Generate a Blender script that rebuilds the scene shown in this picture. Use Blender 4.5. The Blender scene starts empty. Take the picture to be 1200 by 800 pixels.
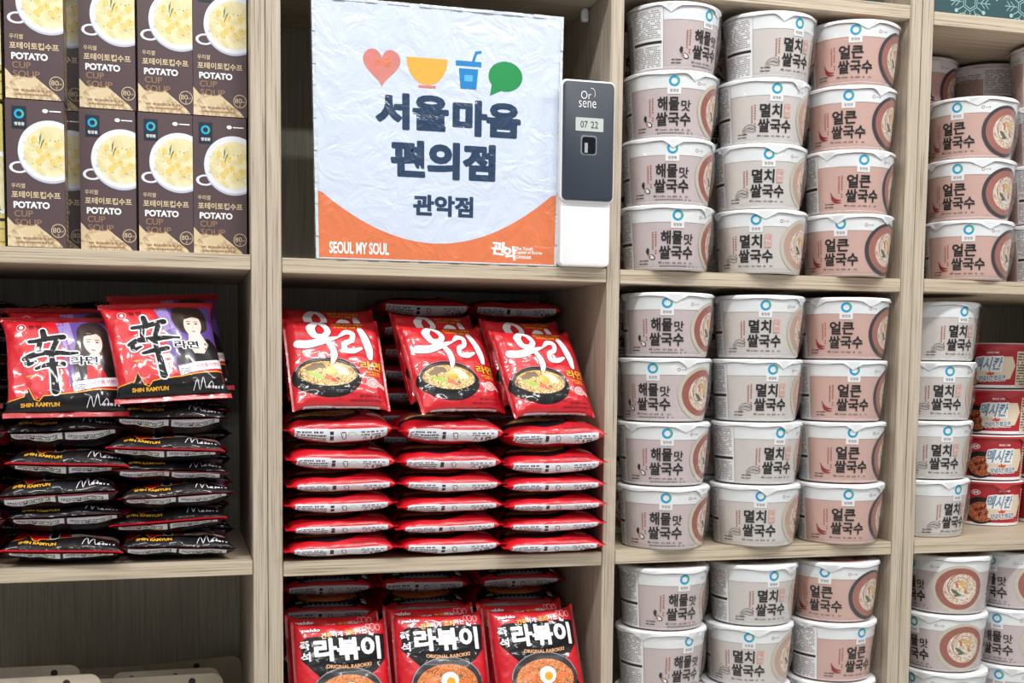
import bpy, bmesh, math, random
import numpy as np
from mathutils import Vector, Matrix, noise
from mathutils.geometry import tessellate_polygon
PI = math.pi
scene = bpy.context.scene
col = scene.collection

# ------------------------------------------------------------------ camera
CAM = Vector((-.0905, -1.4905, .239)); FPX = 1434.03; YAW, PIT, ROL = .2705, -.0812, .0108; PX, PY = 600, 542.91
Fw = Vector((math.sin(YAW)*math.cos(PIT), math.cos(YAW)*math.cos(PIT), math.sin(PIT)))
r0 = Vector((math.cos(YAW), -math.sin(YAW), 0)); u0 = r0.cross(Fw)
RR = math.cos(ROL)*r0+math.sin(ROL)*u0; UU = -math.sin(ROL)*r0+math.cos(ROL)*u0
cd = bpy.data.cameras.new('camera'); cam = bpy.data.objects.new('camera', cd); col.objects.link(cam)
M = Matrix(((RR.x, UU.x, -Fw.x, CAM.x), (RR.y, UU.y, -Fw.y, CAM.y), (RR.z, UU.z, -Fw.z, CAM.z), (0, 0, 0, 1)))
cam.matrix_world = M
cd.sensor_width = 36; cd.lens = FPX/1200*36; cd.shift_y = (PY-400)/1200; cd.clip_start = .02
scene.camera = cam
def at(px, py, Y=0.0):          # where a sight line meets the vertical plane at depth Y
    d = Fw+RR*((px-PX)/FPX)-UU*((py-PY)/FPX)
    return CAM+d*((Y-CAM.y)/d.y)

# ------------------------------------------------------------------ materials
def lin(c):
    c = c/255
    return c/12.92 if c <= .04045 else ((c+.055)/1.055)**2.4
def rgb(r, g, b): return (lin(r), lin(g), lin(b), 1)
MATS = {}
def mat(name, c=None, rough=.5, coat=0, spec=.5, metal=0, bump=None, emit=None, alpha=None, mottle=0):
    if name in MATS: return MATS[name]
    m = bpy.data.materials.new(name); m.use_nodes = True; nt = m.node_tree; b = nt.nodes['Principled BSDF']
    b.inputs['Base Color'].default_value = rgb(*c); b.inputs['Roughness'].default_value = rough
    b.inputs['Specular IOR Level'].default_value = spec; b.inputs['Metallic'].default_value = metal
    b.inputs['Coat Weight'].default_value = coat; b.inputs['Coat Roughness'].default_value = .08
    tc = nt.nodes.new('ShaderNodeTexCoord')
    if mottle:
        n = nt.nodes.new('ShaderNodeTexNoise'); n.inputs['Scale'].default_value = 90; n.inputs['Detail'].default_value = 4
        nt.links.new(tc.outputs['Object'], n.inputs['Vector'])
        mx = nt.nodes.new('ShaderNodeMix'); mx.data_type = 'RGBA'; mx.blend_type = 'MULTIPLY'; mx.inputs[0].default_value = mottle
        mx.inputs[6].default_value = rgb(*c); nt.links.new(n.outputs['Color'], mx.inputs[7]); nt.links.new(mx.outputs[2], b.inputs['Base Color'])
    if bump and bump[0] == 'foil':
        # crinkled film: flat facets meeting at creases
        _, sc, st, di = bump
        n = nt.nodes.new('ShaderNodeTexNoise'); n.inputs['Scale'].default_value = 22; n.inputs['Detail'].default_value = 2
        ad = nt.nodes.new('ShaderNodeMix'); ad.data_type = 'VECTOR'; ad.inputs[0].default_value = .06
        vo = nt.nodes.new('ShaderNodeTexVoronoi'); vo.inputs['Scale'].default_value = sc; vo.feature = 'F1'
        nt.links.new(tc.outputs['Object'], n.inputs['Vector']); nt.links.new(tc.outputs['Object'], ad.inputs[4]); nt.links.new(n.outputs['Color'], ad.inputs[5]); nt.links.new(ad.outputs[1], vo.inputs['Vector'])
        sm = nt.nodes.new('ShaderNodeMath'); sm.operation = 'MULTIPLY_ADD'; sm.inputs[1].default_value = .7
        nt.links.new(n.outputs['Fac'], sm.inputs[0]); nt.links.new(vo.outputs['Distance'], sm.inputs[2])
        bp = nt.nodes.new('ShaderNodeBump'); bp.inputs['Strength'].default_value = st; bp.inputs['Distance'].default_value = di
        nt.links.new(sm.outputs[0], bp.inputs['Height'])
        nt.links.new(bp.outputs['Normal'], b.inputs['Normal']); nt.links.new(bp.outputs['Normal'], b.inputs['Coat Normal'])
    elif bump:
        sc, st, di = bump
        n = nt.nodes.new('ShaderNodeTexNoise'); n.inputs['Scale'].default_value = sc; n.inputs['Detail'].default_value = 3
        n.inputs['Distortion'].default_value = 1.5
        bp = nt.nodes.new('ShaderNodeBump'); bp.inputs['Strength'].default_value = st; bp.inputs['Distance'].default_value = di
        nt.links.new(tc.outputs['Object'], n.inputs['Vector']); nt.links.new(n.outputs['Fac'], bp.inputs['Height'])
        nt.links.new(bp.outputs['Normal'], b.inputs['Normal']); nt.links.new(bp.outputs['Normal'], b.inputs['Coat Normal'])
    if emit: b.inputs['Emission Color'].default_value = rgb(*emit[0]); b.inputs['Emission Strength'].default_value = emit[1]
    if alpha is not None: b.inputs['Alpha'].default_value = alpha
    MATS[name] = m
    return m
def wood(name, c1, c2, axis, fine=1.0, dark=.55):
    m = bpy.data.materials.new(name); m.use_nodes = True; nt = m.node_tree; b = nt.nodes['Principled BSDF']; L = nt.links
    g = nt.nodes.new('ShaderNodeNewGeometry'); mp = nt.nodes.new('ShaderNodeMapping')
    s = [560*fine, 560*fine, 560*fine]; s[axis] = 7
    mp.inputs['Scale'].default_value = s; L.new(g.outputs['Position'], mp.inputs['Vector'])
    n = nt.nodes.new('ShaderNodeTexNoise'); n.inputs['Scale'].default_value = 1; n.inputs['Detail'].default_value = 5; n.inputs['Roughness'].default_value = .65
    n.inputs['Distortion'].default_value = .15
    L.new(mp.outputs['Vector'], n.inputs['Vector'])
    mp2 = nt.nodes.new('ShaderNodeMapping'); s2 = [45, 45, 45]; s2[axis] = 1.6
    mp2.inputs['Scale'].default_value = s2; L.new(g.outputs['Position'], mp2.inputs['Vector'])
    n2 = nt.nodes.new('ShaderNodeTexNoise'); n2.inputs['Scale'].default_value = 1; n2.inputs['Detail'].default_value = 3; L.new(mp2.outputs['Vector'], n2.inputs['Vector'])
    r = nt.nodes.new('ShaderNodeValToRGB'); e = r.color_ramp.elements
    e[0].position = .34; e[0].color = rgb(*[v*dark+c*(1-dark) for v, c in zip((110, 95, 75), c2)]); e[1].position = .62; e[1].color = rgb(*c1)
    k = e.new(.46); k.color = rgb(*c2)
    L.new(n.outputs['Fac'], r.inputs['Fac'])
    mx = nt.nodes.new('ShaderNodeMix'); mx.data_type = 'RGBA'; mx.blend_type = 'MIX'
    mr = nt.nodes.new('ShaderNodeMapRange'); mr.inputs[1].default_value = .35; mr.inputs[2].default_value = .7; mr.inputs[3].default_value = 0; mr.inputs[4].default_value = .3
    L.new(n2.outputs['Fac'], mr.inputs[0]); L.new(mr.outputs[0], mx.inputs[0]); L.new(r.outputs['Color'], mx.inputs[6]); mx.inputs[7].default_value = rgb(*c2)
    L.new(mx.outputs[2], b.inputs['Base Color']); b.inputs['Roughness'].default_value = .5
    bp = nt.nodes.new('ShaderNodeBump'); bp.inputs['Strength'].default_value = .12; bp.inputs['Distance'].default_value = .0004
    L.new(n.outputs['Fac'], bp.inputs['Height']); L.new(bp.outputs['Normal'], b.inputs['Normal'])
    return m
def noodle(name, cA, cB, cC, scale=130, vor=True):
    """tangled strands: a distorted wave with darker gaps"""
    m = bpy.data.materials.new(name); m.use_nodes = True; nt = m.node_tree; b = nt.nodes['Principled BSDF']; L = nt.links
    tc = nt.nodes.new('ShaderNodeTexCoord')
    n = nt.nodes.new('ShaderNodeTexNoise'); n.inputs['Scale'].default_value = scale; n.inputs['Detail'].default_value = 2; n.inputs['Distortion'].default_value = 4
    L.new(tc.outputs['Object'], n.inputs['Vector'])
    r = nt.nodes.new('ShaderNodeValToRGB'); e = r.color_ramp.elements
    e[0].position = .36; e[0].color = rgb(*cC); e[1].position = .66; e[1].color = rgb(*cA); k = e.new(.5); k.color = rgb(*cB)
    L.new(n.outputs['Fac'], r.inputs['Fac']); L.new(r.outputs['Color'], b.inputs['Base Color']); b.inputs['Roughness'].default_value = .4
    MATS[name] = m
    return m
W_V = wood('pale_oak_vertical', (195, 184, 168), (176, 163, 146), 2, 1.1, 1.0)
W_H = wood('pale_oak_horizontal', (201, 188, 168), (182, 168, 147), 0, 1.1, 1.0)
W_BACK = wood('back_oak', (182, 178, 162), (164, 160, 146), 2, .6, .3)

# ------------------------------------------------------------------ mesh builder
class MB:
    def __init__(s): s.v = []; s.f = []; s.m = []; s.mats = []
    def mi(s, m):
        if m not in s.mats: s.mats.append(m)
        return s.mats.index(m)
    def add(s, vs, fs, m):
        b = len(s.v); i = s.mi(m); s.v += [tuple(p) for p in vs]; s.f += [tuple(b+k for k in f) for f in fs]; s.m += [i]*len(fs)
    def box(s, a, b, m):
        x0, y0, z0 = a; x1, y1, z1 = b
        s.add([(x0, y0, z0), (x1, y0, z0), (x1, y1, z0), (x0, y1, z0), (x0, y0, z1), (x1, y0, z1), (x1, y1, z1), (x0, y1, z1)],
              [(0, 3, 2, 1), (4, 5, 6, 7), (0, 1, 5, 4), (1, 2, 6, 5), (2, 3, 7, 6), (3, 0, 4, 7)], m)
    def rounded(s, w, h, d, r, m, n=5, o=(0, 0, 0), bev=0.0):
        """upright slab: rounded rectangle in x,z; front at y=o.y, back at o.y+d"""
        def ring(rr, ins):
            P = []
            for cx, cz, a0 in ((w/2-r, h-r, 0), (-w/2+r, h-r, 90), (-w/2+r, r, 180), (w/2-r, r, 270)):
                for k in range(n+1):
                    a = math.radians(a0+90*k/n); P.append((cx+(rr-ins)*math.cos(a), cz+(rr-ins)*math.sin(a)))
            return P
        levels = [(0, bev), (bev*.3, bev*.3), (bev, 0), (d-bev, 0), (d, bev)] if bev else [(0, 0), (d, 0)]
        V = []; N = 4*(n+1)
        for y, ins in levels:
            for x, z in ring(r, ins): V.append((o[0]+x, o[1]+y, o[2]+z))
        F = []
        for L in range(len(levels)-1):
            for k in range(N):
                a, b = L*N+k, L*N+(k+1) % N; F.append((a, a+N, b+N, b))
        F.append(tuple(range(N))); F.append(tuple(reversed(range((len(levels)-1)*N, len(levels)*N))))
        s.add(V, F, m)
    def lathe(s, prof, m, n=72, caps=True):
        V = []; F = []
        for r, z in prof:
            for k in range(n): a = 2*PI*k/n; V.append((r*math.sin(a), -r*math.cos(a), z))
        for i in range(len(prof)-1):
            for k in range(n):
                a = i*n+k; b = i*n+(k+1) % n; F.append((a, b, b+n, a+n))
        if caps: F.append(tuple(reversed(range(n)))); F.append(tuple(range((len(prof)-1)*n, len(prof)*n)))
        s.add(V, F, m)
    def mesh(s, name, smooth=False, bevel=0):
        me = bpy.data.meshes.new(name); me.from_pydata(s.v, [], s.f)
        for m in s.mats: me.materials.append(m)
        me.polygons.foreach_set('material_index', s.m)
        if smooth: me.polygons.foreach_set('use_smooth', [True]*len(s.f))
        me.update()
        if bevel:
            bm = bmesh.new(); bm.from_mesh(me); bmesh.ops.bevel(bm, geom=bm.edges[:], offset=bevel, segments=2, affect='EDGES'); bm.to_mesh(me); bm.free()
        return me
    def build(s, name, parent=None, smooth=False, bevel=0):
        o = bpy.data.objects.new(name, s.mesh(name, smooth, bevel)); col.objects.link(o)
        if parent: o.parent = parent
        return o
def sharp(me, deg=40):
    try: me.set_sharp_from_angle(angle=math.radians(deg))
    except Exception: pass
def tag(o, label, cat, group=None):
    o['label'] = label; o['category'] = cat
    if group: o['group'] = group
    return o
def empty(name, loc=(0, 0, 0), rot=(0, 0, 0)):
    o = bpy.data.objects.new(name, None); o.empty_display_size = .02; col.objects.link(o); o.location = loc; o.rotation_euler = rot
    return o
def part(name, me, parent, rot=0):
    o = bpy.data.objects.new(name, me); col.objects.link(o); o.parent = parent; o.rotation_euler = (0, 0, rot)
    return o
def copy_tree(o, parent=None):
    c = o.copy(); col.objects.link(c); c.parent = parent
    for ch in o.children: copy_tree(ch, c)
    return c

# ------------------------------------------------------------------ flat artwork, later laid on a surface
GC = {}
def glyphs(s, off, font=None):
    k = (s, off)
    if k in GC: return GC[k]
    c = bpy.data.curves.new('t', 'FONT'); c.body = s; c.offset = off; c.resolution_u = 3
    o = bpy.data.objects.new('t', c); col.objects.link(o); bpy.context.view_layer.update()
    me = o.to_mesh(); me.calc_loop_triangles()
    V = [(v.co.x, v.co.y) for v in me.vertices]; T = [tuple(t.vertices) for t in me.loop_triangles]
    o.to_mesh_clear(); bpy.data.objects.remove(o); bpy.data.curves.remove(c)
    GC[k] = (V, T)
    return GC[k]
def smooth_line(P, n=6):
    P = [Vector(p) for p in P]; Q = [P[0]*2-P[1]]+P+[P[-1]*2-P[-2]]; out = []
    for i in range(1, len(Q)-2):
        for k in range(n):
            t = k/n; a, b, c, d = Q[i-1], Q[i], Q[i+1], Q[i+2]
            out.append(.5*((2*b)+(c-a)*t+(2*a-5*b+4*c-d)*t*t+(3*b-a-3*c+d)*t**3))
    out.append(P[-1])
    return out
class Art:
    """coordinates in metres; setbox maps unit coordinates (u right, v down) into them"""
    def __init__(s): s.it = []; s.S = (0, 0, 1, 1)
    def setbox(s, x0, ytop, w, h): s.S = (x0, ytop, w, h)
    def T(s, p): x0, y0, w, h = s.S; return (x0+p[0]*w, y0-p[1]*h)
    def raw(s, V, F, m, z): s.it.append((V, F, m, z))
    def poly(s, P, m, z=1, n=0):
        if n: P = smooth_line(list(P)+[P[0]], n)[:-1]
        P = [s.T(p) for p in P]; V = [Vector((x, y, 0)) for x, y in P]
        s.raw(P, [tuple(t) for t in tessellate_polygon([V])], m, z)
    def rect(s, a, b, c, d, m, z=1): s.poly([(a, b), (c, b), (c, d), (a, d)], m, z)
    def ell(s, cx, cy, rx, ry, m, z=1, n=30, rot=0, a0=0, a1=360):
        P = []
        for k in range(n if a1-a0 >= 360 else n+1):
            a = math.radians(a0+(a1-a0)*k/n); x, y = rx*math.cos(a), ry*math.sin(a)
            P.append((cx+x*math.cos(rot)-y*math.sin(rot), cy+x*math.sin(rot)+y*math.cos(rot)))
        s.poly(P, m, z)
    def ring(s, cx, cy, rx, ry, t, m, z=1, n=30, a0=0, a1=360):
        V = []; F = []
        for k in range(n+1):
            a = math.radians(a0+(a1-a0)*k/n)
            for q in (1, 1-t): V.append(s.T((cx+rx*q*math.cos(a), cy+ry*q*math.sin(a))))
        for k in range(n): F += [(2*k, 2*k+1, 2*k+3), (2*k, 2*k+3, 2*k+2)]
        s.raw(V, F, m, z)
    def brush(s, P, w, m, z=1, n=6, grow=0):
        P = smooth_line(P, n) if n else [Vector(p) for p in P]
        if not isinstance(w, (list, tuple)): w = [w]*2
        N = len(P); x0, y0, sw, sh = s.S
        Q = [Vector(s.T(p)) for p in P]; V = []; F = []
        for i, p in enumerate(Q):
            t = (Q[min(i+1, N-1)]-Q[max(i-1, 0)]); t = t.normalized() if t.length > 1e-9 else Vector((1, 0))
            nn = Vector((-t.y, t.x)); q = i/(N-1)*(len(w)-1); j = min(int(q), len(w)-2)
            r = ((w[j]*(1-(q-j))+w[j+1]*(q-j))*.5+grow)*sw
            V += [tuple(p+nn*r), tuple(p-nn*r)]
            if i in (0, N-1):
                b = None
                for k in range(9):
                    a = 2*PI*k/9
                e = [(p.x+r*math.cos(2*PI*k/10), p.y+r*math.sin(2*PI*k/10)) for k in range(10)]
                s.raw(e, [(0, k, k+1) for k in range(1, 9)], m, z)
        for i in range(N-1): F += [(2*i, 2*i+1, 2*i+3), (2*i, 2*i+3, 2*i+2)]
        s.raw(V, F, m, z)
    def text(s, t, cx, cy, w, h, m, z=2, bold=.02, rot=0, shear=0, out=None, fn=None):
        """text fitted to a w x h box about (cx, cy)"""
        V, T = glyphs(t, min(bold, .02)); e = max(0, bold-.02); X = [v[0] for v in V]; Y = [v[1] for v in V]; x0, x1, y0, y1 = min(X)-e, max(X)+e, min(Y)-e, max(Y)+e
        def put(VV, TT, m, z):
            P = []
            for x, y in VV:
                a = ((x-x0)/(x1-x0)-.5)*w; b = (.5-(y-y0)/(y1-y0))*h; a -= shear*b
                if fn: a, b = fn(a, b)
                c, d = math.cos(rot), math.sin(rot); P.append(s.T((cx+a*c-b*d, cy+a*d+b*c)))
            s.raw(P, TT, m, z)
        def fat(r, m, z):
            put(V, T, m, z); n = 8 if r < .05 else 12
            if r > 0:
                for k in range(n): dx, dy = r*math.cos(2*PI*k/n+.39), r*math.sin(2*PI*k/n+.39); put([(x+dx, y+dy) for x, y in V], T, m, z+.012*(k+1))
        if out: fat(e+out[1], out[0], z-.5)
        fat(e, m, z)
    def dashes(s, a, b, c, d, rows, m, z=1, seed=1, vert=False, fill=.55):
        rnd = random.Random(seed); V = []; F = []
        for r in range(rows):
            y = b+(d-b)*(r+.5)/rows; hh = (d-b)/rows*.28; x = a
            L = (c-a)
            while x < c-1e-6:
                ww = L*rnd.uniform(.02, .07); e = min(c, x+ww)
                if rnd.random() < fill+.3:
                    q = [(x, y-hh), (e, y-hh), (e, y+hh), (x, y+hh)]
                    k = len(V); V += [s.T(p) for p in q]; F += [(k, k+1, k+2), (k, k+2, k+3)]
                x = e+L*rnd.uniform(.008, .02)
        if V: s.raw(V, F, m, z)
    def vdashes(s, x, y0, y1, w, m, z=1, seed=1):
        rnd = random.Random(seed); y = y0; st = (y1-y0)/9
        while y < y1:
            if rnd.random() < .9: s.rect(x-w/2, y, x+w/2, y+st*.35, m, z); s.rect(x-w/6, y+st*.35, x+w/6, y+st*.7, m, z)
            y += st
def clip_poly(P, x0, y0, x1, y1):
    for ax, lim, sg in ((0, x0, 1), (0, x1, -1), (1, y0, 1), (1, y1, -1)):
        out = []
        for i in range(len(P)):
            a, b = P[i-1], P[i]; ia, ib = sg*(a[ax]-lim) >= 0, sg*(b[ax]-lim) >= 0
            if ia != ib: t = (lim-a[ax])/(b[ax]-a[ax]); out.append((a[0]+(b[0]-a[0])*t, a[1]+(b[1]-a[1])*t))
            if ib: out.append(b)
        P = out
        if len(P) < 3: return []
    return P
def bake(mb, art, fn, maxlen=.006, clip=None, dz=.00013):
    for V, F, m, z in art.it:
        bm = bmesh.new(); vs = [bm.verts.new((x, y, 0)) for x, y in V]
        need = clip and any(not (clip[0] <= x <= clip[2] and clip[1] <= y <= clip[3]) for x, y in V)
        for f in F:
            if need:
                P = clip_poly([V[i] for i in f], *clip)
                if len(P) >= 3:
                    try: bm.faces.new([bm.verts.new((x, y, 0)) for x, y in P])
                    except ValueError: pass
            else:
                try: bm.faces.new([vs[i] for i in f])
                except ValueError: pass
        if maxlen:
            for _ in range(7):
                e = [e for e in bm.edges if e.calc_length() > maxlen]
                if not e: break
                bmesh.ops.subdivide_edges(bm, edges=e, cuts=1); bmesh.ops.triangulate(bm, faces=[f for f in bm.faces if len(f.verts) > 3])
        bmesh.ops.delete(bm, geom=[v for v in bm.verts if not v.link_faces], context='VERTS')
        if clip: bmesh.ops.remove_doubles(bm, verts=bm.verts[:], dist=1e-6)
        bm.verts.index_update(); A = []; Fs = []
        for v in bm.verts: A.append(fn(v.co.x, v.co.y, z*dz))
        for f in bm.faces:
            f.normal_update(); i = [v.index for v in f.verts]
            if len(i) < 3: continue
            Fs.append(i if f.normal.z > 0 else i[::-1])
        bm.free()
        if Fs: mb.add(A, Fs, m)

# ------------------------------------------------------------------ shelving
T_ = .018; XA, XB = .4458, .874; DEP = .3033; ZB, ZT = -.93, 1.46
def shelf_unit(name, label, x0, x1, panels, bays):
    root = empty(name, ((x0+x1)/2, DEP/2, ZB)); off = Vector(root.location); tag(root, label, 'shelving', None)
    def brd(nm, a, b, m, lab=None):
        mb = MB(); mb.box([a[i]-off[i] for i in range(3)], [b[i]-off[i] for i in range(3)], m); o = mb.build(nm, root, bevel=.0007)
        if lab: o['label'] = lab
        return o
    for nm, px in panels: brd(nm, (px+.00035, 0, ZB), (px+T_-.00035, DEP, ZT), W_V)
    brd('back_panel', (x0+T_, DEP-.0001, ZB), (x1-T_, DEP+.009, ZT), W_BACK)
    for bx0, bx1, zs in bays:
        for z in zs: brd('shelf_board', (bx0+.0003, .0004, z-T_), (bx1-.0003, DEP-.0004, z), W_H)
    return root
Zl = [-.91, -.364*2, -.364, 0, .3644, .7275, 1.09, 1.458]; Zm = [-.91, -.728, -.3646, -.0036, .3621, .7263, 1.09, 1.458]
Zr = [-.91, -.728, -.3645, -.0026, .3611, .7263, 1.09, 1.458]; Zf = [-.91, -.728, -.3645, -.0028, .3622, .7216, 1.085, 1.458]
XL = -.46; XR = 1.320+T_
shelf_unit('shelf_cabinet', 'pale oak open shelf cabinet at the left, holding brown soup boxes and black packets', XL, T_, [('side_panel', XL), ('side_panel', 0)], [(XL+T_, 0, Zl)])
ur = shelf_unit('shelf_cabinet', 'widest pale oak shelf cabinet, with the printed board and the stacks of cups', T_, XB+T_, [('side_panel', T_), ('divider_panel', XA), ('side_panel', XB)],
           [(2*T_, XA, Zm), (XA+T_, XB, Zr)])
shelf_unit('shelf_cabinet', 'pale oak open shelf cabinet at the right edge, under the teal snowflake box', XB+T_, XR, [('side_panel', XB+T_), ('side_panel', XR-T_)], [(XB+2*T_, XR-T_, Zf)])
WHITE = mat('white_plastic', (238, 240, 243), .35)
# clear-white peg under the shelf above the printed board, and the pale strip on the left cabinet's inner side
def peg(root, p):
    off = Vector(root.location); mb = MB(); mb.lathe([(.0045, 0), (.0055, .004), (.0055, .013), (.004, .017)], WHITE, 16)
    o = mb.build('shelf_peg', root, smooth=True); o.location = Vector(p)-off; o['label'] = 'small white plastic shelf peg'
peg(ur, (XA-.0062, .085, .6905))

# ------------------------------------------------------------------ paper cups
BLK = mat('print_black', (38, 33, 34), .45); GREY = mat('print_grey', (120, 112, 112), .45); REDP = mat('print_rust', (176, 96, 84), .45)
BLUE = mat('ring_blue', (22, 164, 214), .4); TEAL = mat('ring_teal', (70, 178, 170), .4); FINE = mat('print_fine', (158, 152, 152), .45); CUPW = mat('cup_white', (238, 241, 243), .32, coat=.25, bump=(45, .12, .002))
WP = mat('print_white', (242, 243, 245), .4); SEAL = mat('seal_coral', (222, 138, 120), .45)
BROTH = mat('broth_red', (170, 102, 92), .4, mottle=.2); BROTH2 = mat('broth_pale', (205, 172, 158), .4, mottle=.2); BOWLD = mat('bowl_charcoal', (70, 66, 72), .4); BOWLG = mat('bowl_celadon', (205, 198, 180), .4)
NOO = noodle('rice_noodle', (240, 232, 216), (226, 206, 184), (182, 132, 112), 120)
GRN = mat('topping_green', (96, 112, 78), .5); YEL = mat('topping_yellow', (226, 188, 96), .5); ORG = mat('topping_orange', (206, 110, 70), .5)
CH, CR, CB = .0842, .0612, .0525
def crad(z): t = max(0, min(1, z/.076)); return CB+.0008+(CR-.0022-CB)*t
S_ = 1.07
def cup_map(x, y, o):
    a = x/.0575; r = crad(y)+.0003+o
    return (r*math.sin(a), -r*math.cos(a), y)
FL = {'sea': ('해물', (204, 190, 190)), 'fish': ('멸치', (212, 206, 202)), 'hot': ('얼큰', (210, 174, 164))}
def cup_meshes(kind):
    name, c = FL[kind]; body = mat('cup_wrap_'+{'sea': 'rose_grey', 'fish': 'warm_grey', 'hot': 'tan_pink'}[kind], c, .36, coat=.25, bump=(45, .12, .002))
    mb = MB()
    prof = [(CB-.006, .0022), (CB-.004, 0), (CB-.0005, 0), (CB+.0004, .0012)]+[(crad(z), z) for z in np.linspace(.002, .0765, 12)]+[(CR-.0012, .0775), (CR, .0787), (CR+.0003, .0803), (CR-.0006, .0816), (CR-.003, .0819)]
    mb.lathe(prof, body, 80)
    # printed white shoulder
    a = Art(); N = 60; L = 2*PI*.0575
    V = []; F = []
    for k in range(N+1):
        for y in (.0605, .069, .0768): V.append((-L/2+L*k/N, y))
    for k in range(N):
        for j in (0, 1): F += [(3*k+j, 3*k+3+j, 3*k+4+j), (3*k+j, 3*k+4+j, 3*k+1+j)]
    a.raw(V, F, CUPW, 1)
    a.raw([(x, y*.0022/.0605+.0002) for x, y in V if y < .061 or y > .0767], [f for k in range(N) for f in ((2*k, 2*k+2, 2*k+3), (2*k, 2*k+3, 2*k+1))], CUPW, 1)
    a.setbox(0, .0765, .001, .001)          # millimetres from the rim, logo at u=0
    a.rect(-8.6, 8, 8.6, 23.5, WP, 2)
    a.ring(0, 7.6, 6.9, 6.9, .42, BLUE, 3, 36); a.ring(0, 7.6, 6.9, 6.9, .42, TEAL, 4, 16, -75, 50)
    a.text('청정원', 0, 19.2, 11, 4, GREY, 3, .01)
    if kind == 'sea': a.text('해물', -7, 35.3, 28, 17.5, BLK, 3, .03); a.text('맛', 16, 37.3, 13, 13.5, BLK, 3, .015)
    elif kind == 'fish': a.text('멸치', -6.5, 35.3, 29.5, 17.5, BLK, 3, .028)
    else: a.text('얼큰', -5, 35.3, 32.5, 17.5, BLK, 3, .028)
    a.text('쌀국수', 0 if kind != 'hot' else 1, 54.2, 47, 17.2, BLK, 3, .03)
    if kind == 'fish':
        a.rect(11.5, 26.5, 20.5, 43.5, SEAL, 3); a.rect(12.2, 27.3, 19.8, 42.7, body, 3.5); a.text('국물', 16, 31, 6.6, 6, SEAL, 4, .02); a.text('진한', 16, 38.8, 6.6, 6, SEAL, 4, .02)
    a.dashes(-15, 66, 24, 68.8, 1, GREY, 3, 5); a.text('82 g', -20, 67.4, 8, 3, BLK, 3.5, .02)
    if kind == 'sea': a.dashes(-22, 70.2, 28, 72.8, 1, GREY, 3, 6)
    a.vdashes(-31.5, 29, 52, 2.2, REDP, 3, 3); a.vdashes(-27.5, 28, 58, 2.2, REDP, 3, 4)
    if kind == 'sea':
        a.poly([(-41.5, 53), (-39.5, 48.5), (-36.5, 50), (-37, 56), (-39, 57.5)], BLK, 3); a.ell(-33, 60, 5, 3.0, BLK, 3, 18, .5); a.ell(-33.4, 60, 3.9, 2.1, WP, 3.5, 18, .5); a.ell(-36, 59.5, 2, 1.4, ORG, 4, 12, .5)
    elif kind == 'fish':
        for dy in (0, 3.5): a.brush([(-45, 60+dy), (-40, 54.5+dy), (-33, 53+dy), (-26, 57+dy), (-32, 58.5+dy), (-38, 57+dy), (-43, 61+dy)], .75, GREY, 3, 5)
    else:
        for dy in (0, 3.2): a.brush([(-43+dy*.3, 50+dy), (-40, 56+dy), (-35, 59.5+dy), (-28, 60+dy)], [.8, 2.6, 2.8, .6], mat('chilli', (150, 42, 50), .4), 3, 6)
    a.dashes(-52, 63.5, -38, 66, 1, BLK, 3, 8); a.dashes(-52, 67.5, -39, 70, 1, BLK, 3, 9)
    a.ring(33, 9, 2.2, 2.2, .3, REDP, 3, 12); a.text('농식품', 40, 9, 7, 2.2, GREY, 3, 0)
    # picture of the bowl round the right-hand side
    cx, cy = 72, 40; rim = BOWLD if kind == 'hot' else BOWLG; br = {'sea': BROTH, 'fish': BROTH2, 'hot': mat('broth_hot', (178, 118, 106), .4, mottle=.2)}[kind]
    a.ell(cx, cy, 39, 35, rim, 2.6, 48); a.ell(cx+1, cy-.5, 34.5, 30.5, br, 3, 44)
    a.ell(cx+2, cy, 25, 22.5, NOO, 3.4, 40)
    for q in range(5):
        a.ring(cx+2+q, cy+(q-2)*2, 21-q*4, 18-q*3.3, .05, WP, 3.7+.1*q, 30, q*40, q*40+210)
        a.ring(cx+2-q, cy+(q-2)*2, 19-q*3.3, 19-q*3.5, .05, br, 3.7+.1*q, 30, q*70+100, q*70+250)
    for (x, y, r, mm, ro) in ((-6, 4, 7, GRN, .6), (-2, 8, 6, GRN, -.3), (6, -4, 6, YEL, 1.0), (3, -9, 6, YEL, .2), (9, 2, 5, ORG, 1.4), (-4, -6, 5, ORG, 1.2), (4, 6, 4, WP, .1)):
        a.ell(cx+x, cy+y, r, r*.32, mm, 4.4, 14, ro)
    # small-print panel left of the label
    a.rect(-112, 1, -62, 75, WP, 2); a.rect(-62.5, 1, -62, 75, FINE, 3)
    a.dashes(-110, 3, -66, 38, 14, FINE, 3, 11); a.rect(-109, 41, -64.5, 44.5, BLK, 3); a.dashes(-110, 47, -66, 73, 11, FINE, 3, 12)
    a.dashes(-160, 8, -116, 70, 20, FINE, 3, 14)
    bake(mb, a, cup_map, .0055)
    me = mb.mesh('cup_'+kind, True); sharp(me)
    # lid: disc, lip and a skirt with two pointed pull tabs
    lb = MB(); lb.lathe([(.0001, .0822), (CR-.012, .0822), (CR-.006, .0824), (CR-.001, .0824), (CR+.0006, .0812), (CR+.0008, .0797)], WP, 80, False)
    V = []; F = []; N = 160
    for k in range(N+1):
        an = -PI+2*PI*k/N; d = .0028+.0007*math.sin(7*an)+.0085*max(0, 1-abs(an)/.22)**1.2+.0075*max(0, 1-abs(an-1.25)/.25)+.006*max(0, 1-abs(an+2.2)/.2)
        for t in (0, .5, 1):
            r = CR+.0011+.0004*t-(.0021*t if d > .006 else 0)*(d/.011); V.append((r*math.sin(an), -r*math.cos(an), .0803-d*t))
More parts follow.
